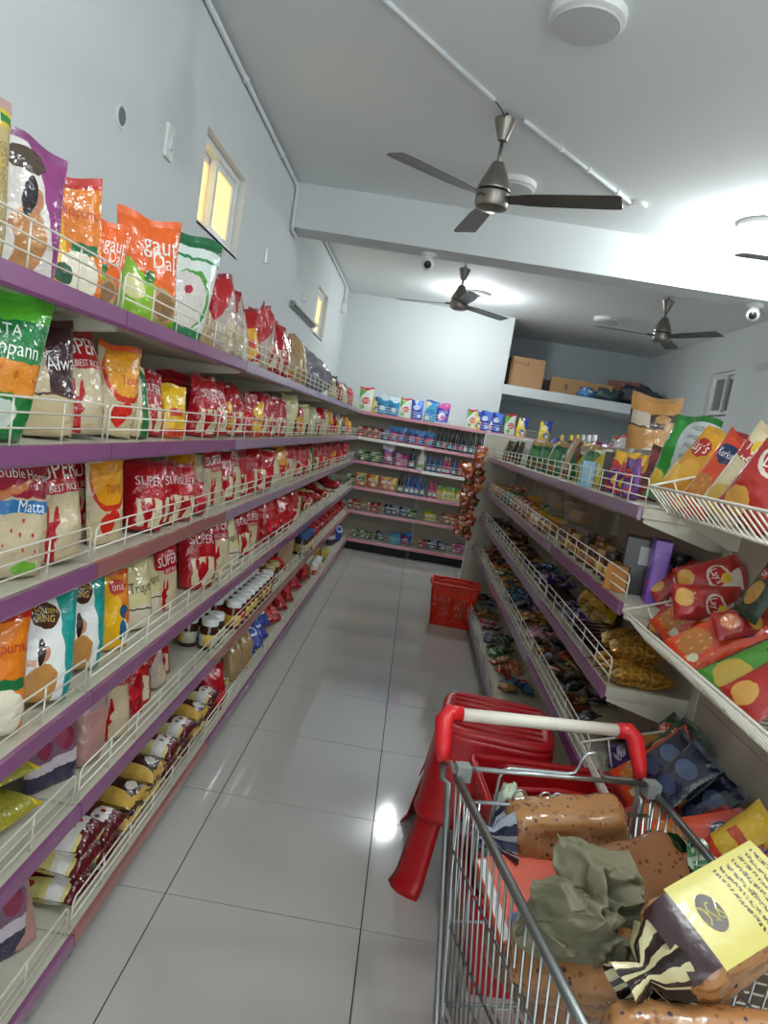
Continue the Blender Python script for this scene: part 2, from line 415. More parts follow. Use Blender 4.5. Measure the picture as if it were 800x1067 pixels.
ceiling_lamp(1.80, 1.0, 30, 'round ceiling light over the next aisle, outside the photo')

def fan(x, y, zc, zm, rad, rot, label, tilt=0.):
    """canopy, downrod, bell shaped motor cover, motor and three blades"""
    r = thing('ceiling_fan', label, 'fan', (x, y, zc), (0, 0, 0), 'ceiling fans'); h = zc-zm
    MB().lathe([(.008, -.13), (.022, -.125), (.05, -.045), (.052, -.03), (.03, -.02), (0, -.02)], 24).build('canopy', M['fan_metal'], r, 'auto')
    MB().tube([(0, 0, 0), (0, 0, -.03)], .006, 8).build('hook', M['dark'], r)
    MB().tube([(0, 0, -.12), (0, 0, -h+.13)], .0095, 12).build('downrod', M['fan_metal'], r, True)
    MB().lathe([(0, -h+.035), (.078, -h+.035), (.080, -h+.045), (.058, -h+.10), (.028, -h+.165), (.016, -h+.17), (0, -h+.17)], 32).build('motor_cover', M['fan_metal'], r, 'auto')
    MB().lathe([(0, -h-.055), (.05, -h-.052), (.074, -h-.042), (.08, -h-.03), (.08, -h+.022), (.07, -h+.03), (0, -h+.03)], 32).build('motor', M['fan_metal'], r, 'auto')
    bl = []
    for j, (xx, wd) in enumerate(((.075, .03), (.12, .032), (.16, .045), (.24, .054), (.4, .058), (rad-.04, .062), (rad-.006, .058), (rad, .045))):
        bl.append([(xx, wd, -.009), (xx, 0, 0), (xx, -wd, .007)])
    mb = MB().grid(bl, flip=False); mb.grid([[(p[0], p[1], p[2]-.004) for p in row] for row in bl], flip=True)
    n = len(bl)*3
    bm_ = mb.mesh('blade', M['fan_blade'], False)
    for k in range(3):
        b = put('blade', bm_, r, (0, 0, -h), (0, 0, rot+k*2*PI/3))
        md = b.modifiers.new('solid', 'SOLIDIFY'); md.thickness = .0015
        MB().box(.095, 0, .004, .07, .03, .006).build('blade_holder', M['fan_metal'], b)
fan(.160, 3.515, ZC, 2.64, .60, math.atan2(-.23, .56)+.03, 'metal ceiling fan with three dark blades hanging nearest in the aisle')
fan(.164, 6.52, ZC, 2.69, .60, -1.40, 'far ceiling fan over the aisle in front of a lit lamp')
fan(1.99, 6.53, ZC, 2.69, .60, PI+.02, 'ceiling fan beyond the beam at the right near the loft')
fan(2.04, 3.75, ZC, 2.64, .60, PI-.02, 'ceiling fan of which one blade tip enters at the right edge')

def tube_thing(name, label, cat, pts, r, m, group=None, clips=()):
    root = thing(name, label, cat, (0, 0, 0), group=group)
    MB().tube(pts, r, 10).build('pipe', m, root, True)
    for c, ax in clips:
        MB().lathe([(0, -.012), (r*1.45, -.012), (r*1.45, .012), (0, .012)], 12).build('saddle_clip', m, root); o = root.children[-1]
        o.location = c; o.rotation_euler = (PI/2, 0, 0) if ax == 'y' else (PI/2, 0, ax if not isinstance(ax, str) else 0) if ax != 'z' else (0, 0, 0)
xw = XL+.016; zt = ZC-.030
tube_thing('conduit_pipe', 'white conduit along the left wall below the ceiling up to the beam', 'pipe',
    [(xw, YF+.1, zt), (xw, 4.90, zt), (xw, 4.935, zt-.03), (xw, 4.935, 2.74), (xw, 4.96, 2.71), (xw, 5.10, 2.71)], .0125, M['pvc'], None,
    [((xw, y, zt), 'y') for y in (1.6, 2.6, 3.5, 4.4)] + [((xw, 4.935, 2.87), 'z')])
tube_thing('conduit_pipe', 'white conduit along the left wall beyond the beam ending in a junction box', 'pipe',
    [(xw, 5.21, zt), (xw, 8.12, zt), (xw, 8.16, zt-.03), (xw, 8.16, 2.80)], .0125, M['pvc'], None, [((xw, 6.7, zt), 'y')])
bevel(tag(MB().span(XL+.002, XL+.05, 8.10, 8.22, 2.70, 2.80).build('junction_box', M['white']), 'white junction box at the lower end of the far conduit', 'junction box'), .006)
a1 = math.atan2(.63, .47)
tube_thing('conduit_pipe', 'white conduit crossing the ceiling from the top edge to the near fan', 'pipe', [(-1.06, 1.85, ZC-.011), (.085, 3.378, ZC-.011)], .011, M['pvc'])
tube_thing('conduit_pipe', 'white conduit on the ceiling from the near fan to a round cover', 'pipe', [(.245, 3.535, ZC-.011), (1.0, 4.365, ZC-.011)], .011, M['pvc'], None,
    [((.245+.755*t, 3.535+.83*t, ZC-.012), -math.atan2(.755, .83)) for t in (.3, .55, .85)])
tag(MB().lathe([(0, -.022), (.05, -.022), (.055, -.015), (.055, 0), (0, 0)], 24, (1.05, 4.40, ZC)).build('ceiling_cover', M['white'], None, 'auto'), 'small round white cover plate at the end of the ceiling conduit', 'cover plate')
MBw = MB().tube([(.085, 3.378, ZC-.011), (.12, 3.40, ZC-.03), (.15, 3.47, ZC-.035), (.158, 3.51, ZC-.06)], .003, 6)
tag(MBw.build('cable', M['dark'], None, True), 'short black cable from the conduit end to the near fan', 'cable')

def dome_cam(loc, label):
    r = thing('security_camera', label, 'camera', loc, (0, 0, 0), 'dome security cameras')
    MB().lathe([(0, -.018), (.052, -.018), (.055, -.008), (.055, 0), (0, 0)], 24).build('base', M['white'], r, 'auto')
    MB().box(0, .0, -.03, .05, .04, .03).build('bracket', M['white'], r)
    prof = [(.045*math.sin(PI*k/12), -.07-.045*math.cos(PI*k/12)) for k in range(13)]
    MB().lathe(prof, 20).build('ball', M['white'], r, True)
    o = MB().lathe([(0, 0), (.026, 0), (.026, .012), (.018, .016), (0, .017)], 20).build('lens', M['black'], r, 'auto')
    d = (Vector((0, 0, 1.2)) - Vector(loc)).normalized(); o.location = Vector((0, 0, -.07)) + d*.036
    o.rotation_euler = d.to_track_quat('Z', 'Y').to_euler()
dome_cam((-.135, 5.10, 2.735), 'white dome camera under the beam left of the far fan')
dome_cam((2.14, 5.10, 2.735), 'white dome camera under the beam at the right edge')

# wall fittings
r = thing('switch_plate', 'white switch plate on the left wall before the window', 'switch', (XL, 2.71, 2.40))
bevel(MB().box(.006, 0, 0, .012, .075, .12).build('plate', M['white'], r), .003); MB().box(.014, .004, 0, .006, .022, .05).build('rocker', M['pvc'], r)
r = thing('wall_hole_cover', 'round grey cover on the left wall above the rice bags', 'cover', (XL, 2.316, 2.323), (0, PI/2, 0))
MB().lathe([(0, 0), (.038, 0), (.038, .004), (.034, .006), (.028, .004), (0, .004)], 24).build('ring', M['pvc'], r, 'auto'); MB().lathe([(0, .0042), (.027, .0042), (.025, .0055), (0, .0055)], 20).build('disc', M['steel_dull'], r)
r = thing('wall_hook', 'small white hook on the left wall right of the window', 'hook', (XL, 4.37, 2.40)); MB().box(.005, 0, 0, .01, .035, .09).build('plate', M['white'], r); MB().tube(arc((.02, 0, -.03), .018, PI, 2*PI, 6), .004, 6).build('hook', M['pvc'], r)
r = thing('tube_light', 'unlit grey tube light batten on the left wall before the far window', 'lamp', (XL, 5.30, 2.285))
MB().span(.0, .035, 0, 1.08, -.02, .02).build('batten', M['steel_dull'], r); MB().tube([(.05, .03, 0), (.05, 1.05, 0)], .013, 10).build('tube', M['white'], r, True)
r = thing('wall_hook', 'small wall hook near the tube light batten', 'hook', (XL, 5.75, 2.41)); MB().box(.005, 0, 0, .01, .03, .07).build('plate', M['white'], r); MB().tube(arc((.02, 0, -.02), .015, PI, 2*PI, 6), .004, 6).build('hook', M['pvc'], r)

# ------------------------------------------------------------------ lettering
TXT = {}
def text2d(s):
    if s not in TXT:
        c = bpy.data.curves.new('lettering', 'FONT'); c.body = s; c.align_x = 'CENTER'; c.align_y = 'CENTER'; c.size = 1; c.resolution_u = 2; c.fill_mode = 'FRONT'
        o = bpy.data.objects.new('lettering', c); COL.objects.link(o)
        me = bpy.data.meshes.new_from_object(o.evaluated_get(bpy.context.evaluated_depsgraph_get()))
        TXT[s] = ([(v.co.x, v.co.y) for v in me.vertices], [tuple(p.vertices) for p in me.polygons])
        bpy.data.objects.remove(o, do_unlink=True); bpy.data.meshes.remove(me); bpy.data.curves.remove(c)
    return TXT[s]
def flat_text(s, width, m, name='lettering', bold=.0, yscale=1.):
    """flat lettering in the local x-z plane facing -y, centred"""
    vs, fs = text2d(s); w0 = max(p[0] for p in vs)-min(p[0] for p in vs); k = width/w0
    mb = MB(); mb.v = [(p[0]*k, 0, p[1]*k*yscale) for p in vs]; mb.f = list(fs)
    return mb.mesh(name, m)

# ------------------------------------------------------------------ bags
def bag_grids(W, H, T, seed, seal=.06, flat=True, crumple=.6, nu=13, nv=17, gather=0., tip=0.):
    F, B = [], []; rr = random.Random(seed); ph = rr.uniform(0, 6); bend = rr.uniform(-.035, .035); sk = rr.uniform(-.025, .025); tw = rr.uniform(-.30, .30)*min(1., crumple)
    for j in range(nv):
        v = j/(nv-1); s = min(1., v/(1-seal)); top = v > 1-seal-1e-6
        pr = (max(0, 1-s**3.6))**.55 * (min(1., .72+.28*(v/.25)) if flat else (max(0, 1-(1-min(1, s*2))**3))**.62)
        if top: pr = .0
        wf = 1-.06*pr
        if gather: wf *= 1-gather*max(0, (v-.72)/.28)**.7
        if flat: wf *= .90+.10*min(1, v/.2)
        fr, br = [], []
        for i in range(nu):
            u = -1+2*i/(nu-1); e = 1-u**4
            t = T/2*pr*max(0, 1-abs(u)**2.6)**.55 + .0008
            x = u*W/2*wf; z = v*H*(1-.03*math.sin(u*2.4+ph)*v) + tip*H*u*v*v
            n1 = noise.noise(Vector((x*14+seed*3.1, z*11, 1.7))); n2 = noise.noise(Vector((x*38, z*30+seed, 4.2))); n3 = noise.noise(Vector((x*14, z*11+seed*1.3, 9.7)))
            wv = .006*math.sin(u*5+ph)*(v if top else v**4) + bend*v*v
            n4 = .5-abs(noise.noise(Vector((x*20+z*9+seed, z*16-x*7, 6.1)))); d = crumple*(.26*T*n1+.12*T*n2-.16*T*n4)*e*max(pr, .25); d2 = crumple*(.24*T*n3+.10*T*n2)*e*max(pr, .25)
            ct, st_ = math.cos(tw*v), math.sin(tw*v); fr.append(Vector((x*ct-(-t+d)*st_+sk*v, (-t+d)*ct+x*st_+wv, z))); br.append(Vector((x*ct-(t+d2)*st_+sk*v, (t+d2)*ct+x*st_+wv, z)))
        F.append(fr); B.append(br)
    return F, B
BAGS = {}
def bag_type(key, W, H, T, m, desc, seal_m=None, letters=(), seal=.06, **kw): BAGS[key] = dict(W=W, H=H, T=T, m=m, desc=desc, seal_m=seal_m, letters=letters, seal=seal, kw=kw, cache={})
def surf(F, u, v):
    nv, nu = len(F), len(F[0]); a = min(max(u, 0), .9999)*(nu-1); b = min(max(v, 0), .9999)*(nv-1); i, j = int(a), int(b); fx, fy = a-i, b-j
    return (F[j][i]*(1-fx)+F[j][i+1]*fx)*(1-fy) + (F[j+1][i]*(1-fx)+F[j+1][i+1]*fx)*fy
def bag_meshes(key, seed):
    t = BAGS[key]
    if seed in t['cache']: return t['cache'][seed]
    F, B = bag_grids(t['W'], t['H'], t['T'], seed*7+len(key), t['seal'], **t['kw']); nv = len(F)
    cut = nv if not t['seal_m'] else max(2, int(round((1-t['seal'])*(nv-1)))+1)
    def piece(j0, j1, m, name):
        mb = MB(); uvf = lambda a, b: (a, (j0+b*(j1-j0-1))/(nv-1))
        mb.grid(F[j0:j1], uvf); mb.grid(B[j0:j1], uvf, True)
        if j0 == 0:
            n = len(F[0]); o = (j1-j0)*n
            for i in range(n-1): mb.f.append((i+1, i, o+i, o+i+1))
        return mb.mesh(name, m, True)
    body = piece(0, cut, t['m'], 'body'); sl = piece(cut-1, nv, t['seal_m'], 'top_seal') if t['seal_m'] else None
    lets = []
    for L in t['letters']:                                  # (text, cu, cv, width fraction, colour[, rotation])
        s, cu, cv, wd, c = L[:5]; ro = L[5] if len(L) > 5 else 0
        vs, fs = text2d(s); w0 = max(p[0] for p in vs)-min(p[0] for p in vs); k = wd*t['W']/w0
        mb = MB()
        for x, y in vs:
            xx, yy = x*k*math.cos(ro)-y*k*math.sin(ro)*1.15, x*k*math.sin(ro)+y*k*math.cos(ro)*1.15
            p = surf(F, cu+xx/t['W'], cv+yy/t['H']); mb.v.append((p.x, p.y-.0016, p.z))
        mb.f = list(fs); lets.append(mb.mesh('lettering', plain(c, .3, 0)))
    t['cache'][seed] = (body, sl, lets)
    return t['cache'][seed]
def bag(key, loc, rz, lean=0., label=None, cat='bag', group=None, seed=0, roll=0., name=None, parts=True, scale=1.):
    t = BAGS[key]; body, sl, lets = bag_meshes(key, seed); nm = name or 'food_bag'
    if parts and (sl or lets):
        r = thing(nm, label or t['desc'], cat, loc, (lean, roll, rz), group); put('body', body, r)
        if sl: put('top_seal', sl, r)
        for l in lets: put('lettering', l, r)
    else:
        r = put(nm, body, None, loc, (lean, roll, rz)); tag(r, label or t['desc'], cat, group)
        if sl: put('top_seal', sl, r)
    r.scale = (scale,)*3
    return r

# ------------------------------------------------------------------ products: printed bags
RED, CRIM, CREAM, GRAIN = 'AC0F1B', '860C18', 'D9CFA6', 'CFC0A0'
gr = ('grain', 0, 1, 120, 'BBA884')
bag_type('super', .165, .25, .078, printmat('rice_print_red_top', GRAIN, [gr, ('band', .60, 1, RED), ('box', .0, .30, .60, .68, 'BFAF8C'), ('box', .28, .42, .0, .24, RED), ('ell', .37, .27, .13, .10, RED), ('ell', .46, .36, .05, .13, RED), ('ell', .32, .42, .03, .10, RED), ('ell', .52, .28, .08, .06, GRAIN)]),
    'rice bag with red top, white block lettering and a red hand printed on clear film', plain(RED), [('SUPER', .5, .80, .82, 'F0ECE8'), ('BEST RICE', .60, .645, .5, 'EADCD6')])
bag_type('redbag', .155, .235, .085, printmat('red_rice_print', RED, [('box', .18, .80, .06, .46, 'D8CBA8'), ('ell', .42, .26, .12, .14, RED), ('box', .34, .46, .06, .24, RED), ('ell', .56, .36, .05, .10, RED), ('ell', .30, .37, .04, .09, RED)]),
    'glossy red rice bag with a hand sign printed on its cream window', plain(CRIM), [('SUPER', .5, .70, .66, 'EAD7D6')], crumple=.9)
bag_type('redplain', .15, .215, .095, printmat('red_flour_print', 'A6101C', [('ell', .5, .42, .30, .15, 'C9242C'), ('dots', 9, .16, 'D6B8A0', .05, .30), ('band', .80, .84, 'C9302F')]),
    'crumpled shiny red food bag', None, crumple=1.2)
bag_type('redyellow', .15, .22, .085, printmat('red_yellow_print', RED, [('ell', .5, .38, .33, .27, 'E0A51C'), ('box', .25, .75, .30, .42, 'C4331F'), ('band', 0, .08, 'D8CBA8')]), 'red bag with a round yellow print', plain(CRIM), crumple=1.0)
bag_type('yellowbag', .13, .18, .07, printmat('yellow_print', 'E5B91B', [('box', .2, .8, .40, .55, 'C9471E'), ('band', 0, .16, 'C93A22')]), 'small yellow pouch with red lettering band', plain('E0B018'), crumple=1.0)
bag_type('mango', .165, .25, .08, printmat('orange_top_print', 'D8C8A2', [gr, ('ell', .55, .72, .50, .36, 'C7331F'), ('ell', .55, .76, .46, .34, 'E39A1C'), ('ell', .45, .22, .20, .12, 'CE2B1E'), ('ell', .62, .30, .16, .07, 'CE2B1E')]), 'rice bag with a big orange-yellow patch above a red emblem', plain('D8541C'), [('Tasty', .62, .62, .42, 'B5301A', .1)])
bag_type('alwa', .165, .245, .08, printmat('brown_beige_print', 'D3C5A4', [gr, ('half', 1, .10, .56, '3A1A1C'), ('band', 0, .34, 'CDBB94'), ('band', .34, .36, '4A2422')]), 'beige rice bag with a dark brown panel and white brush lettering', plain('3A1A1C'), [('Alwa', .72, .62, .46, 'F1EEEA', .12)])
bag_type('tata', .17, .27, .075, printmat('green_orange_print', '1E7A3C', [('band', .80, 1, '58B82E'), ('band', .30, .52, 'D8862A'), ('dots', 7, .22, 'C06A1C', .30, .48), ('ell', .5, .16, .26, .10, 'C8D3C8')]), 'green pulses bag with an orange middle band', plain('4FAF2C'), [('TATA', .4, .72, .42, 'EDF3EA'), ('Sampann', .5, .60, .72, 'EDF3EA')])
bag_type('double', .165, .26, .08, printmat('red_blue_print', 'D2C6A8', [gr, ('band', .62, 1, 'A3243A'), ('half', -.35, 1, .52, 'C8713A'), ('half', -.25, 1, .62, 'A3243A'), ('box', 0, 1, .50, .60, '2F78B4'), ('dots', 9, .20, 'B03040', .14, .46), ('ell', .6, .07, .18, .05, '6DAA35')]), 'clear rice bag with crimson top, blue band and red horse print', plain('9A2038'), [('Double Horse', .5, .80, .86, 'EFE3E0'), ('Matta', .62, .55, .40, 'EAF2F6')])
bag_type('golden', .175, .265, .08, printmat('white_teal_print', 'E9ECE8', [('half', 1, .22, .80, '1E9A92'), ('ell', .40, .74, .22, .12, '4A2A1C'), ('ell', .42, .12, .24, .20, 'C08A48'), ('ell', .40, .40, .075, .075, 'C48A66'), ('ell', .36, .42, .05, .11, '2A1A18'), ('box', .1, .3, .30, .36, 'D7A783')]), 'white and teal bag with a brown round emblem and a printed dancer', plain('DDE6E2'), [('GOLDEN', .40, .775, .34, 'E0BE5A'), ('RING', .40, .705, .26, 'E0BE5A')])
bag_type('anna', .185, .26, .085, printmat('yellow_orange_print', 'E9B416', [('half', 1, .2, .52, 'DE7A1E'), ('band', .90, 1, 'B8271D'), ('ell', .62, .16, .30, .22, 'E7E0C8'), ('box', .52, .92, .36, .44, '1C6A3A'), ('ell', .36, .17, .15, .09, '14502E'), ('box', .12, .24, .28, .62, '1C6A3A'), ('box', .12, .24, .62, .84, 'D9702A')]), 'yellow and orange flour bag with red lettering and green patches', plain('B8271D'), [('Annapurna', .62, .70, .70, 'B3221C', -.08)])
bag_type('gaut', .16, .25, .075, printmat('orange_lime_print', '86B82A', [('half', .55, 1, .62, 'E8641C'), ('ell', .66, .17, .26, .17, 'B79462'), ('ell', .66, .17, .20, .13, '8C6A42'), ('ell', .42, .42, .10, .06, '2A6A22'), ('ell', .18, .30, .14, .12, 'E4DCA0')]), 'orange and lime green pouch with a bowl of dal printed low', plain('E8641C'), [('gaut', .60, .73, .58, 'F4EEE4'), ('Dal', .66, .58, .36, 'F4E6D8')])
bag_type('whitegreen', .18, .285, .08, printmat('white_green_print', 'DCE6DF', [('band', .88, 1, '17663A'), ('band', .76, .79, '2C8A50'), ('ell', .48, .38, .42, .29, '4C9B3C'), ('ell', .42, .36, .40, .28, 'D9D4CC'), ('dots', 15, .20, 'BDB4AA', .12, .55), ('ell', .42, .46, .09, .04, 'B02440'), ('band', 0, .12, '1F7A44')]), 'white bag with green top edge and a bowl of boiled rice printed on it', plain('17663A'))
bag_type('greentop', .17, .26, .07, printmat('green_grey_print', 'B7C6BC', [('band', .74, 1, '146A38'), ('band', .30, .34, '146A38')]), 'bag with a dark green top standing behind the orange pouch', plain('146A38'))
bag_type('trupti', .155, .225, .075, printmat('cream_black_print', 'D8CC98', [('band', 0, .26, 'CFC3A6'), ('dots', 10, .14, '3A2A1C', .0, .22), ('half', .12, -1, -.26, 'D9CFB4'), ('band', .255, .275, '2B2018')]), 'cream pouch with black script lettering', plain('2A2218'), [('Trupti', .52, .55, .62, '1E1A16', .08)])
bag_type('ona', .16, .25, .075, printmat('yellow_multi_print', 'E9B21B', [('half', 1, .55, .98, 'D88020'), ('ell', .60, .80, .22, .10, 'C63A2A'), ('ell', .86, .22, .30, .18, 'E8E4DA'), ('box', .05, .20, .02, .52, '1E2E3A'), ('ell', .70, .47, .13, .09, '26506E'), ('ell', .80, .40, .10, .08, 'D3661E'), ('ell', .64, .24, .09, .13, '2A5E8A')]), 'yellow flour bag with a dark strip and blue spots', plain('C8521E'), [('ona', .62, .80, .30, 'F3DFD0')])
bag_type('pulse', .17, .33, .085, printmat('clear_pulse_film', 'B9A772', [('grain', 0, .70, 60, '99854E'), ('band', .80, .93, 'C9B03A'), ('band', .84, .89, '2F7A34'), ('ell', .55, .55, .30, .14, 'C2A93C'), ('band', .93, 1, 'B08A82')]), 'tall clear bag of pulses with a green and yellow label', plain('A88880'), [('Vani', .6, .86, .5, 'EDE7C8')])
bag_type('dancer', .19, .30, .085, printmat('white_purple_print', 'DCD5CE', [('half', 1, .5, .93, '8E3A78'), ('ell', .40, .80, .26, .09, '4A3A2E'), ('ell', .46, .24, .26, .24, 'B8804A'), ('ell', .52, .52, .11, .10, 'B97E60'), ('ell', .44, .55, .09, .15, '201818'), ('ell', .16, .16, .18, .16, 'E4E0DA')]), 'white and purple rice bag with a printed dancer', plain('7E3A6E'))
bag_type('pinkclear', .13, .26, .085, printmat('pink_clear_film', 'B98F86', [('band', .62, 1, 'A88C8E'), ('grain', 0, .6, 80, 'A97A70')], .2), 'clear knotted bag of pinkish grain with a gathered neck', None, gather=.72, seal=.03)
bag_type('navyclear', .14, .20, .085, printmat('purple_navy_film', '7A5A70', [('band', 0, .30, '2C2A4A'), ('band', .28, .46, 'C8BCC4'), ('ell', .6, .72, .26, .20, '8A2C4A')], .2), 'clear bag showing purple and navy contents, tied at the top', None, gather=.6, seal=.03)
bag_type('beigegrain', .13, .19, .09, printmat('beige_grain_film', 'B89C72', [('grain', 0, 1, 70, '96784E')], .25), 'clear bag of brown grain', None, gather=.5, seal=.04)
bag_type('yellowflat', .15, .22, .06, printmat('yellow_vermicelli', 'A8A23A', [('grain', 0, 1, 50, '928B2E'), ('box', 0, .14, 0, 1, 'E0C51C'), ('box', .86, 1, 0, 1, 'E0C51C')], .22), 'yellow transparent pack lying flat', plain('D6CF9A', .2), flat=False)
bag_type('coffee', .16, .26, .075, printmat('maroon_pack_print', '5A141A', [('ell', .55, .60, .26, .14, '8E2226'), ('ell', .60, .66, .12, .06, 'B8502A'), ('box', 0, .28, .10, 1, 'D9CE86'), ('ell', .16, .55, .06, .06, 'B5281E'), ('band', .14, .32, 'E4E0DA'), ('ell', .62, .22, .06, .035, 'B5281E'), ('ell', .40, .24, .05, .03, '5A6A72')]), 'maroon pack with a white end and pale yellow side', plain('4A1016'), [('Nes', .60, .48, .32, 'E9E2DC', .3)], flat=False, seal=.05)
bag_type('coffee2', .16, .26, .075, printmat('brown_pack_print', '331114', [('ell', .52, .56, .24, .12, '6A1A1C'), ('box', 0, .26, .04, .96, 'C9A24A'), ('ell', .14, .5, .06, .07, 'A8301E'), ('band', .0, .06, 'C9A24A'), ('ell', .62, .18, .2, .07, 'D8D4CC')]), 'dark brown pack with a golden yellow edge', plain('2A0E10'), [('Nes', .40, .58, .34, 'E9E2DC', .3)], flat=False, seal=.05)
bag_type('greysack', .30, .26, .20, add_noise(principled('grey_polybag', '85838A', .22, spec=.7), 14, .45, .6, 30), 'heap of crumpled grey plastic bags', None, crumple=1.6, gather=.35)
bag_type('whiteblue', .15, .20, .08, printmat('blue_pack_print', '2743A0', [('ell', .5, .55, .34, .18, 'DDE6F2'), ('ell', .5, .55, .24, .11, '2E57C4')]), 'blue crumpled pack with white print', None, crumple=1.2)
bag_type('silverred', .13, .24, .075, printmat('clear_red_film', 'B8A99C', [('half', -.6, 1, .34, 'B21420'), ('ell', .55, .22, .30, .18, 'CDBB9A'), ('dots', 12, .15, 'B52A26', .05, .36)], .2), 'tall clear bag with a red pointed top', plain(CRIM), crumple=1.1)
bag_type('creamgreen', .12, .20, .07, printmat('cream_green_side', 'CFBE96', [('half', 1, 0, .56, '1E6A34'), ('half', 1, 0, .86, 'CFBE96')]), 'small beige bag with a dark green stripe', None)
bag_type('creamoval', .16, .24, .09, printmat('cream_pouch', 'CFC79A', [('box', .55, .8, .05, .40, '3A3428')]), 'cream pouch with a dark mark', plain('C8C092'))

LEV = ['top', 'second', 'third', 'fourth', 'fifth', 'bottom']
cnt = 0
ROWS = {}                                                    # shelf -> things standing on it, kept clear of each other at the end
def L(k, px, key, label=None, X=-.80, rz=None, lean=-.10, dz=0., seed=None, parts=True, roll=0., group=None, cat='bag', scale=1.):
    """bag on left shelf k seen at column px"""
    global cnt; cnt += 1
    X += .028 if -.86 < X < -.77 else .012 if X < -.735 else 0.
    z = Z[k]+.002; y = y_of(px, X, z+.10)
    if seed is None: seed = cnt % 3
    if rz is None: rz = PI/2-.45+random.uniform(-.25, .2)
    if roll == 0: roll = random.uniform(-.10, .10)
    if lean == -.10: lean = random.uniform(-.22, -.02)
    y = min(y, 7.98)
    o = bag(key, (X, y, z+dz), rz, lean, label or 'x', cat, group, seed, roll, parts=parts, scale=scale)
    ROWS.setdefault(('left', k), []).append(o)
    if not label: later(o, SHORT[key], f'on the {LEV[k]} left shelf')
    elif group: later(o, label, '', group)
    return o
PENDING = {}
def later(o, desc, place='', group=None):
    PENDING.setdefault((desc, place), []).append(o)
    o['group'] = group or f'{desc} {place}'
ORDN = ['nearest', 'second', 'third', 'fourth', 'fifth', 'sixth', 'seventh', 'eighth', 'ninth', 'tenth', 'eleventh', 'twelfth', '13th', '14th', '15th', '16th', '17th', '18th', '19th', '20th', '21st', '22nd', '23rd', '24th', '25th', '26th', '27th', '28th', '29th', '30th', '31st', '32nd']
def settle_labels():
    for (desc, place), os_ in PENDING.items():
        os_ = sorted(os_, key=lambda o: o.location.y)
        for i, o in enumerate(os_):
            desc = (desc+' '+place).strip(); place = ''; o['label'] = desc if len(os_) == 1 or len(os_) > 32 else f'{desc}, {ORDN[i]} from the camera'
SHORT = dict(super='red-topped clear rice bag', redbag='glossy red rice bag with cream window', redplain='crumpled shiny red bag', redyellow='red bag with round yellow print', yellowbag='small yellow pouch', mango='bag with orange-yellow patch', alwa='beige and dark brown rice bag',
    creamgreen='small beige and green bag', silverred='clear bag with red pointed top', creamoval='cream pouch with dark mark', trupti='cream pouch with black script', navyclear='dark purple bag', whiteblue='blue and white bag', coffee='maroon pack', coffee2='dark brown pack', pinkclear='clear pinkish grain bag', beigegrain='clear brown grain bag')
# top shelf
L(0, -34, 'pulse', 'tall clear bag of pulses with green and yellow label at the left edge', X=-.77, rz=.95, scale=.80)
L(0, 22, 'dancer', 'white and purple rice bag with a printed dancer, top left shelf', X=-.79, rz=.95, lean=-.08, scale=.82)
L(0, 84, 'anna', 'yellow and orange flour bag with red lettering, top left shelf', X=-.80, rz=.75, scale=1.02)
L(0, 118, 'gaut', 'smaller orange pouch half hidden before the larger orange and lime pouch', X=-.745, rz=1.0, scale=.82)
L(0, 133, 'greentop', 'bag with dark green top standing behind the orange pouches', X=-.92, rz=1.1)
L(0, 158, 'gaut', 'large orange and lime pouch with white lettering on the top shelf', X=-.79, rz=.95, scale=1.12)
L(0, 196, 'whitegreen', 'white bag with green top edge and printed bowl of rice, top shelf', X=-.77, rz=.9, lean=-.05, roll=.10, scale=1.22)
L(0, 218, 'beigegrain', 'dark clear grain bag beside the white and green bag on the top shelf', X=-.745, scale=.8)
for p, kk, xx in ((232, 'silverred', -.78), (239, 'redbag', -.90), (246, 'silverred', -.74), (253, 'silverred', -.80), (260, 'redyellow', -.79), (266, 'silverred', -.90), (272, 'silverred', -.78), (279, 'redbag', -.78), (286, 'redplain', -.86), (291, 'redbag', -.77), (298, 'redyellow', -.80)):
    L(0, p, kk, X=xx, parts=False, scale=1.18)
L(0, 308, 'beigegrain', 'clear bag of pale grain beside the grey plastic heap', X=-.80, scale=1.5)
L(0, 327, 'greysack', 'crumpled grey plastic bundle bulging over the top shelf, nearer one', X=-.80, rz=1.0, lean=-.1, scale=1.2)
L(0, 339, 'greysack', 'crumpled grey plastic bundle on the top shelf, farther and lower one', X=-.77, rz=1.9, lean=-.2, scale=1.05)
for p, kk in ((348, 'alwa'), (354, 'redyellow'), (359, 'alwa'), (362, 'redplain'), (365, 'redyellow')): L(0, p, kk, X=-.80, parts=False, scale=.85)
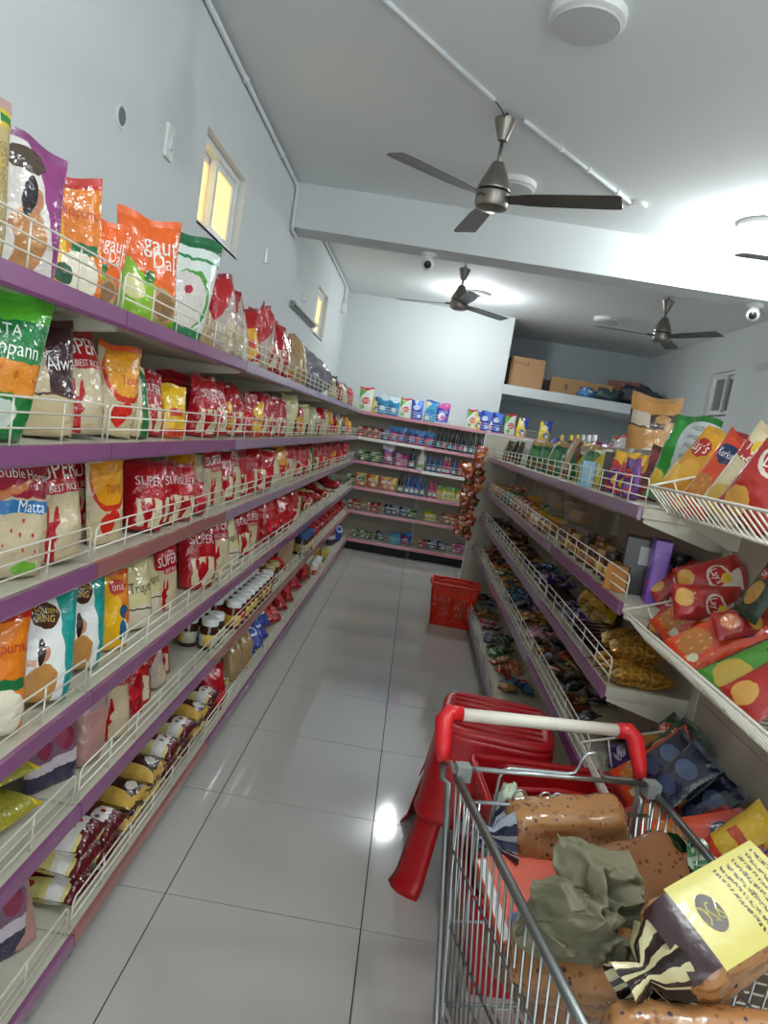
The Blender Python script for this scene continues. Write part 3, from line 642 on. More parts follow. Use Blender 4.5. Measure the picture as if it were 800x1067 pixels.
# second shelf
L(1, -12, 'tata', 'green pulses bag with orange band, second shelf at the left edge', X=-.78, rz=1.0)
L(1, 46, 'alwa', 'beige rice bag with dark brown panel nearest the camera, second shelf', X=-.80, rz=1.05, scale=1.0)
L(1, 84, 'super', 'red-topped clear rice bag nearest the camera on the second shelf', X=-.79, rz=1.1, scale=.96)
L(1, 124, 'mango', 'bag with big orange-yellow patch on the second shelf', X=-.79, rz=1.2, scale=.95)
L(1, 143, 'creamgreen', 'small beige bag with dark green stripe on the second shelf', X=-.78)
for p, kk, xx, sc in ((164, 'redbag', -.80, .86), (178, 'redplain', -.92, .95), (186, 'yellowbag', -.74, .95), (197, 'redplain', -.93, .95), (210, 'redbag', -.80, .92), (216, 'redplain', -.92, 1), (226, 'redbag', -.78, .9), (236, 'redyellow', -.80, .9), (244, 'redbag', -.80, .9), (253, 'redplain', -.80, .9), (260, 'redbag', -.80, .9), (268, 'yellowbag', -.75, 1), (273, 'redbag', -.80, .9), (281, 'redbag', -.78, .9), (287, 'redyellow', -.82, .9), (292, 'redbag', -.78, .9)):
    L(1, p, kk, X=xx, scale=sc, parts=p < 240)
L(1, 300, 'creamoval', 'tall cream pouch at the end of the red bags, second shelf', X=-.80)
for p, kk in ((308, 'redyellow'), (315, 'creamoval'), (320, 'silverred'), (326, 'creamoval'), (332, 'super'), (338, 'creamoval'), (343, 'mango'), (348, 'redyellow'), (353, 'creamgreen'), (357, 'navyclear'), (361, 'mango'), (364, 'yellowbag')): L(1, p, kk, X=-.80, parts=False, scale=.85)
# third shelf
L(2, 12, 'double', 'clear rice bag with crimson top and blue band, third shelf', X=-.79, rz=1.05, scale=.98)
L(2, 57, 'super', 'red-topped clear rice bag nearest the camera on the third shelf', X=-.78, rz=1.05)
L(2, 86, 'super', 'red-topped clear rice bag, second on the third shelf', X=-.84, rz=1.15)
L(2, 112, 'mango', 'bag with big orange-yellow patch on the third shelf', X=-.79, rz=1.15)
L(2, 121, 'super', 'red-topped clear rice bag behind the orange-yellow bag, third shelf', X=-.90, rz=1.15, scale=.97)
for p, sc in ((18, .95), (40, 1), (62, 1), (92, 1)): L(2, p, 'redyellow', 'red and yellow bag in the back row, third shelf', X=-.97, group='red and yellow back row bags', parts=False, scale=sc)
for p, kk, xx, sc in ((137, 'redplain', -.87, .9), (153, 'redbag', -.765, .86), (160, 'alwa', -.97, .96), (174, 'redbag', -.765, .84), (176, 'alwa', -.97, .96), (187, 'redbag', -.765, .82), (193, 'mango', -.83, .86), (199, 'alwa', -.94, .95), (214, 'alwa', -.82, .95), (207, 'redplain', -.75, .55), (226, 'super', -.79, .95), (234, 'redbag', -.80, .95), (243, 'super', -.79, .95), (240, 'redplain', -.92, 1), (252, 'redbag', -.80, 1), (249, 'redplain', -.92, 1), (260, 'redplain', -.78, .95), (259, 'redbag', -.92, 1), (268, 'redbag', -.78, .98), (266, 'redplain', -.92, 1), (275, 'redplain', -.78, .9), (273, 'redbag', -.92, 1)):
    L(2, p, kk, X=xx, scale=sc, parts=p < 245)
for p, kk in ((284, 'trupti'), (291, 'mango'), (296, 'super'), (302, 'silverred'), (308, 'redbag'), (313, 'redplain'), (318, 'redbag'), (323, 'creamgreen'), (327, 'redbag'), (331, 'redplain'), (335, 'redbag'), (339, 'redplain'), (343, 'redbag'), (346, 'redyellow'), (350, 'redplain'), (353, 'redbag'), (356, 'redplain'), (359, 'whiteblue'), (287, 'redplain'), (299, 'redbag'), (305, 'redplain')): L(2, p, kk, X=-.80 if p not in (287, 299, 305) else -.93, parts=False, scale=.9)
# fourth shelf
L(3, -14, 'anna', 'yellow and orange flour bag at the left edge, fourth shelf', X=-.735, rz=1.0, lean=-.25, scale=.95)
L(3, 40, 'golden', 'white and teal bag with brown emblem leaning forward, nearer one', X=-.735, rz=.95, lean=-.25, roll=.12, scale=.97)
L(3, 78, 'golden', 'white and teal bag with brown emblem, farther one, set back', X=-.785, rz=1.05, lean=-.2, roll=.10, seed=1)
L(3, 117, 'ona', 'yellow flour bag with dark strip and blue spots, fourth shelf', X=-.775, rz=1.1, lean=-.15, scale=.86)
L(3, 139, 'trupti', 'cream pouch with black script, nearer of the pair on the fourth shelf', X=-.79, rz=1.1, lean=-.2)
L(3, 162, 'trupti', 'cream pouch with black script, farther of the pair on the fourth shelf', X=-.80, rz=1.1, lean=-.2, seed=1)
L(3, 178, 'super', 'red-topped rice bag beside the cream pouches on the fourth shelf', X=-.775, rz=1.1, scale=.9)
for p in (112, 132, 150): L(3, p, 'trupti', 'cream pouch of the back row behind the script pouches', X=-.96, parts=False, group='back row cream pouches')
for p in (28, 60): L(3, p, 'coffee2', 'dark brown pack in the shadowed back row of the fourth shelf', X=-.98, parts=False, group='dark back row packs')
L(3, 207, 'redbag', 'large glossy red rice bag in front on the fourth shelf', X=-.765, rz=1.0, scale=1.12, lean=-.08)
L(3, 192, 'redbag', 'glossy red rice bag behind the large red one on the fourth shelf', X=-.92, rz=1.0, scale=1.0)
L(3, 222, 'super', 'large red and white rice bag beside the largest red bag, fourth shelf', X=-.775, rz=1.0, scale=1.08)
L(3, 239, 'trupti', 'cream pouch with black script standing alone among red bags', X=-.755, rz=1.05, scale=1.0)
for p, kk, xx, sc in ((248, 'yellowbag', -.85, 1), (252, 'redbag', -.77, .95), (259, 'super', -.77, .92), (266, 'redplain', -.78, .98), (263, 'redplain', -.92, 1), (272, 'redplain', -.92, 1.05), (274, 'redplain', -.77, 1), (281, 'redplain', -.78, 1), (280, 'redplain', -.92, 1.05), (288, 'redplain', -.78, 1), (286, 'redplain', -.92, 1.05), (294, 'redplain', -.78, .95), (292, 'redplain', -.92, 1), (299, 'redplain', -.78, .9), (297, 'redplain', -.92, 1), (304, 'redbag', -.78, .85), (309, 'super', -.77, .75), (312, 'creamgreen', -.78, .8)):
    L(3, p, kk, X=xx, scale=sc, parts=p < 262)
for i, p in enumerate(range(314, 357, 4)):
    for xx in (-.76, -.90):
        b = L(3, p, ['redplain', 'silverred', 'redyellow', 'redplain', 'coffee'][(i+int(xx < -.8)) % 5], 'flat red or brown packet far along the fourth shelf', X=xx, rz=random.uniform(.9, 2), lean=-1.45, dz=.04, parts=False, group='flat packets far along the fourth shelf', scale=.85)
# fifth shelf
for i, (p, dz) in enumerate(((20, .035), (12, .10))): L(4, p, 'yellowflat', ('lower' if i == 0 else 'upper') + ' of two yellow transparent packs lying on the fifth shelf', X=-.74+i*-.03, rz=1.35-.1*i, lean=-1.50, dz=dz, scale=1.12)
L(4, 42, 'navyclear', 'clear tied bag with navy base and purple top, nearer one', X=-.80, lean=-.05, scale=.82)
L(4, 62, 'navyclear', 'clear tied bag with navy base and purple top, farther one', X=-.785, lean=-.05, seed=1, scale=.88)
L(4, 74, 'pinkclear', 'clear bag of dusky grain in the back row of the fifth shelf', X=-.93, scale=.9)
L(4, 90, 'pinkclear', 'clear knotted bag of pinkish grain in front, fifth shelf', X=-.755, scale=.92, lean=-.05, seed=1)
L(4, 116, 'super', 'white and red rice bag nearest the camera on the fifth shelf', X=-.75, rz=1.0, scale=.98)
for p, kk, xx, sc in ((100, 'redplain', -.93, 1), (132, 'redbag', -.86, .95), (146, 'redbag', -.76, .82), (158, 'redplain', -.84, .95), (166, 'silverred', -.76, .75), (175, 'redbag', -.80, .7), (126, 'redplain', -.76, .8), (138, 'redplain', -.75, .78), (150, 'redplain', -.88, 1), (120, 'redplain', -.92, 1), (162, 'redbag', -.90, .9), (170, 'redplain', -.86, .8)):
    L(4, p, kk, X=xx, scale=sc, lean=-.35)
# bottom shelf
L(5, 6, 'navyclear', 'tied clear bag of dark contents at the left edge of the bottom shelf', X=-.76, scale=1.1)
L(5, 22, 'pinkclear', 'knotted bag of dark red grain on the bottom shelf', X=-.72, scale=.8, lean=-.4)
def lying(k, px, key, X, dz, rz, label, seed=0, scale=1., group=None):
    z = Z[k]+.002; y = y_of(px, X, z+dz)
    return bag(key, (X-.12*scale, y, z+dz), rz, -PI/2, label, 'pack', group, seed, name='food_pack', scale=scale)
ypos = 1.68; cl = ['first', 'second', 'third', 'fourth', 'fifth', 'sixth', 'seventh', 'eighth', 'ninth', 'tenth']
for q in range(9):
    key = 'coffee' if q in (0, 1, 4, 5, 7) else 'coffee2'; nst = 3 if q == 0 else 2
    for st in range(nst):
        bag(key, (-.76+.10, ypos+.012*st, Z[5]+.040+.062*st), -PI/2+PI+random.uniform(-.06, .06), -PI/2, ('maroon' if key == 'coffee' else 'dark brown') + f" pack lying on the bottom shelf, {cl[q]} stack from the camera, {['lowest', 'second', 'third'][st]} layer", 'pack', 'packs lying on the bottom shelf', (q+st) % 2, name='food_pack', scale=.92)
    ypos += .165
L(5, 205, 'redyellow', 'orange and red bag behind the last maroon packs, bottom shelf', X=-.82, lean=-.2)
L(5, 222, 'redplain', 'red bag leaning over the guard of the bottom shelf', X=-.71, rz=.9, lean=.12, scale=.92)
L(5, 243, 'beigegrain', 'clear bag of brown grain on the bottom shelf, nearer one', X=-.72, scale=1.0)
L(5, 251, 'beigegrain', 'clear bag of brown grain on the bottom shelf, farther one', X=-.72, seed=1)
L(5, 245, 'alwa', 'dark brown and beige bag behind the brown grain bags, bottom shelf', X=-.84, scale=.8); L(5, 256, 'coffee2', 'dark brown pack standing behind the grain bags, bottom shelf', X=-.83, scale=.7)
for p, xx in ((262, -.72), (265, -.80), (266, -.74), (269, -.70), (271, -.78), (274, -.72), (274, -.84), (278, -.74), (279, -.70), (281, -.80)): L(5, p, 'whiteblue', 'blue crumpled pack in the pile on the bottom shelf', X=xx, lean=-.9, dz=.05, parts=False, group='pile of blue packs on the bottom shelf')
for p, xx in ((284, -.72), (286, -.82), (289, -.74), (291, -.70), (294, -.80), (297, -.72), (300, -.78), (303, -.72), (306, -.80), (308, -.72), (311, -.76), (314, -.72), (317, -.80), (319, -.72)): L(5, p, 'redplain', 'red packet lying on the bottom shelf beyond the blue packs', X=xx, lean=-.9, dz=.05, parts=False, scale=.92, group='red packets lying on the bottom shelf')
L(5, 346, 'navyclear', 'purple detergent bag at the far end of the bottom shelf', X=-.76, scale=1.1); L(5, 351, 'whiteblue', 'blue detergent bag at the far end of the bottom shelf', X=-.74, scale=1.2)

# jars, cans and boxes on the lower left shelves
JM = {}
def jar(loc, label, group, glass='4A2416', lidc='E6E8E6', lab='B8402A', s=1., name='jar', cat='jar'):
    k = (glass, lidc, lab)
    if k not in JM:
        JM[k] = (MB().lathe([(0, 0), (.034, 0), (.038, .006), (.038, .082), (.030, .098), (.030, .104), (0, .104)], 18).mesh('glass_body', plain(glass, .12, 0), 'auto'),
                 MB().lathe([(0, .100), (.034, .100), (.035, .104), (.035, .124), (.033, .128), (0, .128)], 18).mesh('lid', plain(lidc, .4, 0), 'auto'),
                 MB().lathe([(.0385, .018), (.0386, .018), (.0386, .066), (.0385, .066)], 18).mesh('paper_label', printmat('jar_label_'+lab, lab, [('box', -.02, .02, -1, 1, 'E6C24A')], .4, 0, coord='Object'), True))
    r = thing(name, label, cat, loc, (0, 0, random.uniform(0, 6)), group); r.scale = (s,)*3
    if group: later(r, label, '', group)
    for me in JM[k]: put(me.name.split('.')[0], me, r)
y = 3.33; z = Z[4]+.001
for i in range(4):
    jar((-.715-.085*(i // 2), 2.78+.086*(i % 2), z), 'white-lidded jar in the nearer cluster on the fifth shelf', 'nearer cluster of jars', '3A2418', lab='C9CBB8')
jar((-.80, 2.95, z), 'white-lidded jar standing behind the nearer cluster of jars', None, '3A2418', lab='C9CBB8')
for i in range(9):
    for xx in (-.70, -.785): jar((xx, 3.10+i*.088, z), 'white-lidded jar of sauce in the long double row, fifth shelf', 'double row of white-lidded jars', ['6A1E14', '5A2A14', '74281A'][i % 3], lab=['D9A82A', 'B8402A', '6A7A2A'][i % 3])
for i in range(3): jar((-.72-.08*(i % 2), 3.95+i*.06, z), 'jar with gold lid after the white-lidded row', 'gold-lidded jars', '4A2A1C', 'C9B87A', '7A3A2A')
for i in range(10): L(4, 277+i*2.2, 'redplain', 'small red packet piled on the fifth shelf beyond the jars', X=-.74-.12*(i % 2), lean=-1.0, dz=.04, parts=False, scale=.6, group='small red packets beyond the jars')
def carton(loc, size, rz, m, label, cat='box', group=None, name='carton', lid=True):
    r = thing(name, label, cat, loc, (0, 0, rz), group); sx, sy, sz = size
    bevel(MB().span(-sx/2, sx/2, -sy/2, sy/2, 0, sz).build('box_body', m, r), .002)
    return r
M['brownbox'] = printmat('brown_box_print', 'A8794E', [('box', -.04, .04, -1, 1, '8A4A32')], .5, 0, coord='Object'); M['kraft'] = plain('B59A74', .6, .1)
carton((-.73, y_of(297, -.73, z+.1), z), (.09, .10, .2), .1, M['kraft'], 'beige paper pack standing on the fifth shelf behind the red packets')
carton((-.78, y_of(293, -.78, z+.1), z), (.06, .14, .19), .1, M['brownbox'], 'flat brown box beside the beige pack on the fifth shelf')
for i in range(8): jar((-.71-.085*(i % 2), 5.05+.09*(i//2), z), 'blue-lidded jar of brown contents far along the fifth shelf', 'blue-lidded jars', '4E3A26', '2C5A9A', '9A8A6A', 1.25)
for i in range(22): L(4, 330+i*1.35, 'redplain', 'red packet in the long far row of the fifth shelf', X=-.74-.13*(i % 2), lean=-.9, dz=.03, parts=False, scale=.75, group='far row of red packets on the fifth shelf')
for i in range(8): jar((-.70-.09*(i % 2), 5.9+.10*(i//2), Z[5]+.001), 'white-lidded can at the far part of the bottom shelf', 'white-lidded cans on the bottom shelf', 'D9DAD4', 'F0F0EE', 'B8302A', .95)
for i in range(4): jar((-.70-.09*(i % 2), 6.5+.11*(i//2), Z[5]+.001), 'gold can beyond the white-lidded cans on the bottom shelf', 'gold cans on the bottom shelf', 'C2A24A', 'C9B05A', '5A7A2A', 1.0)

# ------------------------------------------------------------------ back wall shelves
SIMPLE_LAYOUT = [
    lambda b, a, c: [('wave', .72, .06, 7, a), ('ell', .44, .36, .30, .20, c), ('ell', .58, .30, .20, .12, a), ('lines', .12, .88, .52, .66, 75, c, 22), ('band', 0, .07, c)],
    lambda b, a, c: [('half', .8, 1, 1.12, a), ('ell', .40, .62, .28, .12, c), ('lines', .14, .70, .56, .68, 60, b, 18), ('ell', .62, .24, .26, .16, a), ('ell', .68, .20, .14, .08, c)],
    lambda b, a, c: [('half', -.7, 1, .50, a), ('ell', .55, .44, .32, .15, c), ('lines', .28, .82, .36, .52, 80, b, 20), ('wave', .90, .03, 9, c), ('ell', .30, .18, .18, .11, a)]]
def simple(key, W, H, T, base, acc, acc2, desc, **kw):
    bag_type(key, W, H, T, printmat(key+'_print', base, SIMPLE_LAYOUT[len(SHORT) % 3](base, acc, acc2)), desc, None, **kw); SHORT[key] = desc
simple('det_white', .17, .25, .07, 'DDE6DC', '5FA84A', 'C8303A', 'white and green detergent bag')
simple('det_teal', .20, .24, .07, '2A8EC0', 'CFE3EC', '1E6AA0', 'sky blue detergent bag')
simple('det_blue', .17, .23, .07, '20389A', '4A7AD8', 'D8E2F2', 'royal blue detergent bag')
simple('det_cyan', .17, .24, .07, '3AA6D2', 'E6E2C8', '2A6AB8', 'cyan detergent bag')
simple('det_purple', .17, .23, .07, '3A3AB0', 'C84A9A', 'E8E6F0', 'blue and magenta detergent bag')
simple('det_yellow', .12, .20, .05, 'E2C21A', '2A4AA0', 'E8E0B8', 'yellow pouch with blue spot')
simple('sm_red', .12, .13, .05, 'C02A28', 'E8D8C8', '2A2A2A', 'small red packet')
simple('sm_blue', .15, .16, .06, '1E3F9E', '4E9AE0', 'D8303A', 'small blue packet')
simple('sm_navy', .14, .13, .05, '1A2250', '8AA0C8', 'D8D8E0', 'small navy packet')
simple('sm_green', .14, .12, .05, '2C6A3A', 'E4E8DC', '8AB86A', 'small green and white packet')
simple('sm_yellow', .14, .14, .05, 'DDBB1E', '6AA03A', 'E8E4C8', 'small yellow packet')
simple('sm_orange', .16, .14, .05, 'D2401E', 'F0C84A', 'F0ECE0', 'orange-red packet with yellow patch')
simple('sm_pink', .15, .15, .06, 'D0509A', 'F0C8DC', '7A2A6A', 'small pink packet')
simple('sm_purple', .15, .22, .06, '5A3A8E', 'E4DCE8', 'C84A6A', 'purple and white packet')
simple('sm_brown', .17, .13, .05, '7A3A22', 'B86A3A', 'D8C0A0', 'brown-red packet')
BTL = {}
def bottle(loc, body, cap, label, h=.22, w=.045, lab='D8E6EC', handle=False, rz=0., group=None, ap=None):
    k = (body, cap, h, w, lab, handle)
    if k not in BTL:
        n = 16
        prof = [(0, 0), (w*.9, 0), (w, .008), (w*.98, h*.30), (w*.86, h*.42), (w*.95, h*.52), (w*.80, h*.66), (w*.42, h*.80), (w*.36, h*.84), (0, h*.84)]
        cp = [(0, h*.82), (w*.46, h*.82), (w*.44, h*.93), (w*.34, h), (0, h)]
        lb = [[(w*1.0*math.cos(a)*1.02, -w*.66*math.sin(a)*1.02-.0008, zz) for a in [PI*(.2+.6*i/8) for i in range(9)]] for zz in (h*.10, h*.28)]
        BTL[k] = [('bottle_body', MB().lathe(prof, n, sx=1, sy=.66).mesh('bottle_body', plain(body, .22, 0), 'auto')), ('cap', MB().lathe(cp, 12).mesh('cap', plain(cap, .35, 0), 'auto')), ('paper_label', MB().grid(lb).mesh('paper_label', plain(lab, .4, 0), True))]
        if handle: BTL[k].append(('grip', MB().tube([(w*.5, 0, h*.74), (w*1.05, 0, h*.68), (w*1.15, 0, h*.55), (w*.9, 0, h*.40)], w*.18, 8).mesh('grip', plain(body, .22, 0), True)))
    r = thing('bottle', label if isinstance(label, str) else 'x', 'bottle', loc, (0, 0, rz), group)
    for nm, me in BTL[k]: put(nm, me, r)
    if not isinstance(label, str): later(r, *label)
    return r
YK = YB-.26
def K(k, px, key, dy=0., lean=-.05, scale=1., rz=None):
    scale *= 1.12 if k else 1.05
    global cnt; cnt += 1; z = Z[k]+.002; x = x_of(px, YK+dy, z+.08)
    o = bag(key, (x, YK+dy, z), random.uniform(-.15, .15) if rz is None else rz, lean, 'x', 'bag', None, cnt % 2, 0, 'household_pack', scale=scale)
    later_x(o, BAGS[key]['desc'], f'on the {LEV[k]} back shelf'); ROWS.setdefault(('back', k), []).append(o)
PENDX = {}
def later_x(o, d, p): PENDX.setdefault((d, p), []).append(o); o['group'] = f'{d} {p}'
def KB(k, px, body, cap, desc, **kw):
    z = Z[k]+.002; o = bottle((x_of(px, YK-.02, z+.08), YK-.02, z), body, cap, 'x', **kw); later_x(o, desc, f'on the {LEV[k]} back shelf')
for p, kk, s_ in ((383, 'det_white', 1.15), (392, 'det_yellow', 1), (400, 'det_teal', 1.05), (412, 'det_teal', 1.0), (422, 'det_white', .95), (433, 'det_blue', 1), (446, 'det_cyan', 1.05), (460, 'det_purple', 1.05), (489, 'det_white', .95), (498, 'det_yellow', 1.1), (503, 'det_blue', 1.05), (510, 'det_purple', 1), (519, 'det_blue', 1.05), (531, 'det_white', 1), (542, 'det_yellow', 1.15), (567, 'det_yellow', 1.1)): K(0, p, kk, scale=s_)
for p, kk in ((377, 'sm_red'), (385, 'sm_red'), (392, 'sm_red'), (402, 'sm_navy'), (410, 'sm_blue'), (417, 'sm_blue'), (427, 'sm_blue'), (436, 'sm_blue'), (446, 'sm_blue')): K(1, p, kk, scale=1.1 if kk == 'sm_blue' else .95)
for p in (457, 462, 469, 474, 480, 485, 491, 496, 501): KB(1, p, ['14203A', '101A2C', '123A5A'][p % 3], ['101018', '18304A'][p % 2], 'dark blue bottle', h=.25, w=.027, lab=['C87AA8', '5AB0D0', 'C8D8E0'][p % 3])
for p, kk in ((381, 'sm_green'), (392, 'sm_green'), (405, 'sm_purple'), (417, 'sm_pink')): K(2, p, kk, scale=.95)
KB(2, 429, '16384A', '12303E', 'dark teal bottle', h=.24, w=.035); KB(2, 438, 'E4E8E4', 'E0E4E0', 'white jug with grip', h=.24, w=.045, lab='6AA04A', handle=True)
for p in (447, 452, 458, 473): KB(2, p, '1E62A8', '1A4A8A', 'bright blue bottle', h=.2, w=.027)
for p in (463, 467): KB(2, p, 'C8407A', 'D8D8DC', 'pink bottle', h=.2, w=.026)
for p in (479, 484, 489, 494, 499): KB(2, p, 'B81E2A', 'C8303A', 'red bottle', h=.19, w=.026, lab='D88A8A')
for p, kk in ((367, 'sm_green'), (375, 'sm_green'), (379, 'sm_orange'), (390, 'sm_orange'), (402, 'sm_orange'), (410, 'sm_orange')): K(3, p, kk, scale=1.1)
KB(3, 417, '16181C', '16181C', 'black bottle', h=.22, w=.03)
for p in (424, 429, 434, 440): KB(3, p, '1E5AB0', '2A6AC0', 'bright blue bottle', h=.23, w=.027)
for p in (448, 453): KB(3, p, 'C03A7A', 'A82A6A', 'pink bottle', h=.22, w=.027)
for p, kk in ((457, 'sm_yellow'), (464, 'sm_yellow'), (471, 'sm_yellow'), (478, 'sm_yellow'), (484, 'sm_yellow')): K(3, p, kk, scale=1.1)
for p, kk in ((367, 'sm_red'), (374, 'sm_brown'), (385, 'sm_red'), (394, 'sm_red'), (402, 'sm_navy'), (410, 'sm_navy'), (418, 'sm_navy'), (430, 'sm_green'), (445, 'sm_yellow'), (452, 'sm_yellow'), (463, 'sm_brown'), (472, 'sm_brown'), (481, 'sm_orange')): K(4, p, kk, lean=-.5, scale=.95)
for p, kk in ((372, 'sm_green'), (379, 'sm_green'), (386, 'sm_green'), (396, 'sm_navy'), (422, 'sm_blue'), (440, 'sm_red'), (449, 'sm_navy'), (460, 'sm_navy'), (477, 'sm_pink'), (484, 'sm_pink')): K(5, p, kk, lean=-.6, scale=.85)
carton((x_of(411, YK, Z[5]+.08), YK, Z[5]+.001), (.13, .07, .13), .1, printmat('cyan_box', '2AA0C8', [('band', -.02, .02, 'C8E8F0')], .4, 0, coord='Object'), 'cyan box on the bottom shelf of the back wall')

# ------------------------------------------------------------------ storage loft
def loft_box(px, py, d, size, rz, m, label, lean=0):
    p = at_d(px, py, 1); r_ = ray(px, py); k = (d)/r_.y; p = CP+r_*k
    r = thing('cardboard_box', label, 'box', (p.x, p.y, 2.246), (0, 0, rz)); sx, sy, sz = size
    MB().span(-sx/2, sx/2, -sy/2, sy/2, 0, sz).build('box_body', m, r)
    MB().span(-sx/2-.001, sx/2+.001, -.025, .025, sz, sz+.0015).build('tape', M['carton2'], r); MB().span(-.012, .012, -sy/2-.0015, -sy/2, sz*.72, sz*.92).build('tape_end', M['carton2'], r)
    return r
b1 = loft_box(547, 385, 9.0, (.42, .32, .37), .05, M['carton'], 'plain upright cardboard box at the left end of the storage loft')
put('lettering', flat_text("Kellogg's", .17, plain('7A4A3A', .7, 0)), b1, (-.08, -.1625, .30))
b2 = loft_box(604, 405, 8.95, (.74, .30, .19), -.10, M['carton2'], 'long open cardboard box lying on the storage loft')
MB().span(.20, .30, -.1525, -.1505, .03, .16).build('printed_panel', plain('4A3A2C', .7, 0), b2)
for q, xx in enumerate((-.20, -.02, .10)): MB().span(xx, xx+.035, -.1525, -.1505, .06, .13).build('printed_mark', plain('5A4632', .7, 0), b2)
MB().prism([(-.15, .19), (.15, .19), (.15, .194), (-.15, .194)], 'x', -.37, .10).build('flap', M['carton'], b2)
b3 = loft_box(651, 412, 9.2, (.40, .35, .30), -.5, add_noise(principled('red_brown_carton', '7E544A', .8), 8, .1), 'reddish brown carton behind the long box on the loft')
def blob(loc, r3, m, seed, name, label, cat, amp=.25, n=24, grp=None):
    mb = MB(); g = []
    for j in range(n//2+1):
        th = PI*j/(n//2); row = []
        for i in range(n+1):
            ph = 2*PI*(i % n)/n; d = Vector((math.sin(th)*math.cos(ph), math.sin(th)*math.sin(ph), -math.cos(th)))
            f = 1+amp*noise.noise(d*1.8+Vector((seed, 0, 0)))+amp*.55*noise.noise(d*4.5+Vector((0, seed, 0)))+amp*.25*noise.noise(d*11)
            z = d.z*r3[2]*f; row.append(Vector((d.x*r3[0]*f, d.y*r3[1]*f, max(z, -r3[2]*.8))))
        g.append(row)
    mb.grid(g); o = mb.build(name, m, None, True); o.location = (loc[0], loc[1], loc[2]+r3[2]*.8); return tag(o, label, cat, grp)
def on_loft(px, d): r_ = ray(px, 400); p = CP+r_*(d/r_.y); return (p.x, p.y, 2.247)
blob(on_loft(612, 8.80), (.14, .10, .07), printmat('blue_white_bag', '3A78A8', [('dots', 9, .3, 'D8E0E0')], .35, coord='Object'), 3, 'plastic_bag', 'blue and white plastic bag hanging at the loft edge', 'bag', .5)
blob(on_loft(632, 8.82), (.17, .13, .09), plain('2E4A4C', .4, .6), 5, 'plastic_bag', 'dark teal plastic bag on the loft edge', 'bag', .45)
blob(on_loft(668, 9.0), (.30, .2, .14), plain('3C3A44', .5, .5), 8, 'plastic_bag', 'dark grey bundle on the loft beside the brown bag', 'bag', .4)
blob(on_loft(678, 9.2), (.24, .2, .10), plain('4A3E4A', .5, .5), 9, 'plastic_bag', 'dark purple bundle at the right end of the loft', 'bag', .4)
tag(MB().box(1.62, 9.6, 2.36, .62, .06, .22).build('wooden_board', plain('6E625A', .6, .1)), 'grey board standing behind the boxes on the loft', 'board')

# ------------------------------------------------------------------ right gondola: top and second shelves
def Rr(k, px, key, desc=None, X=.80, rz=None, lean=-.10, scale=1., dz=0., label=None, parts=True, seed=None, roll=0., name='snack_pouch', cat='pouch'):
    global cnt; cnt += 1; z = RZ[k]+.002; y = min(max(y_of(px, X, z+.08), 2.14), 6.40)
    o = bag(key, (X, y, z+dz), -PI/2+.5+random.uniform(-.12, .12) if rz is None else rz, lean, label or 'x', cat, None, cnt % 2 if seed is None else seed, roll, name, parts, scale)
    ROWS.setdefault(('right', k), []).append(o)
    if not label: later(o, desc or BAGS[key]['desc'], f'on the {RLEV[k]} right shelf')
    return o
RLEV = ['top', 'second', 'third', 'fourth', 'bottom']
simple('dkpouch', .12, .19, .05, '3A2A24', '7A2A22', '2A5A34', 'dark pouch with red patch')
simple('silverp', .12, .20, .05, 'B9C0C0', 'D8DCDC', '8A9494', 'silver pouch')
bag_type('greenp', .13, .20, .055, printmat('green_pouch_print', '1E5A32', [('band', .84, 1, 'A88A52'), ('ell', .5, .55, .32, .16, '4A8A52'), ('ell', .5, .20, .28, .10, '8A6A3A')]), 'dark green snack pouch with tan top', plain('A88A52')); SHORT['greenp'] = BAGS['greenp']['desc']
bag_type('beigep', .14, .23, .06, printmat('beige_green_pouch', 'B79A70', [('half', 1, -.2, .52, '1E5A32'), ('half', 1, .5, 1.18, '7E2420'), ('ell', .3, .12, .2, .09, '8A2A22')]), 'beige pouch with green and red side', plain('A88A62'))
simple('yelg', .12, .19, .05, 'C8B83A', '3A7A3A', 'D8D8C0', 'yellow and green pouch')
simple('redpur', .12, .19, .05, 'C8302A', 'E0A82A', '5A2A7A', 'red and purple pouch')
simple('purp', .12, .19, .05, '5A2A6E', '8A5AA0', 'D84A3A', 'purple pouch')
simple('dred', .15, .23, .05, '5E1620', '8A2A2A', '3A0E14', 'dark red pack')
bag_type('brownbig', .22, .40, .10, printmat('popcorn_print', 'C08A4A', [('band', .62, .80, '4A342A'), ('box', .04, .42, .64, .80, 'C8BBA8'), ('ell', .68, .74, .15, .055, 'B88A56'), ('ell', .84, .66, .12, .05, 'B88A56'), ('ell', .45, .30, .22, .10, 'CFC8BC'), ('band', .94, 1, 'A87A42')]), 'big brown snack bag with cookies printed on it', plain('A87A42'))
K2 = [(521, 'yelg', .80, .55), (529, 'dkpouch', .78, .95), (535, 'dkpouch', .82, .95), (541, 'dkpouch', .78, .95), (548, 'silverp', .82, .95), (556, 'greenp', .77, .95), (563, 'beigep', .84, .8), (567, 'greenp', .77, .95), (577, 'greenp', .77, .98), (586, 'silverp', .85, .8), (592, 'beigep', .78, 1.0), (603, 'yelg', .82, .9), (610, 'greenp', .80, .98), (618, 'yelg', .82, .95), (622, 'greenp', .86, .9)]
for p, kk, xx, sc in K2: Rr(0, p, kk, X=xx, scale=sc)
zz = RZ[0]+.001
carton((.745, y_of(613, .745, zz+.06), zz), (.055, .075, .11), -.3, printmat('pale_blue_box', '8FC0D8', [], .5, 0, coord='Object'), 'pale blue box on the top right shelf before the black box')
cb = carton((.80, y_of(634, .80, zz+.06), zz), (.05, .125, .16), -.35, plain('241A1A', .4, 0), 'black chocolate box with a round brown picture, top right shelf')
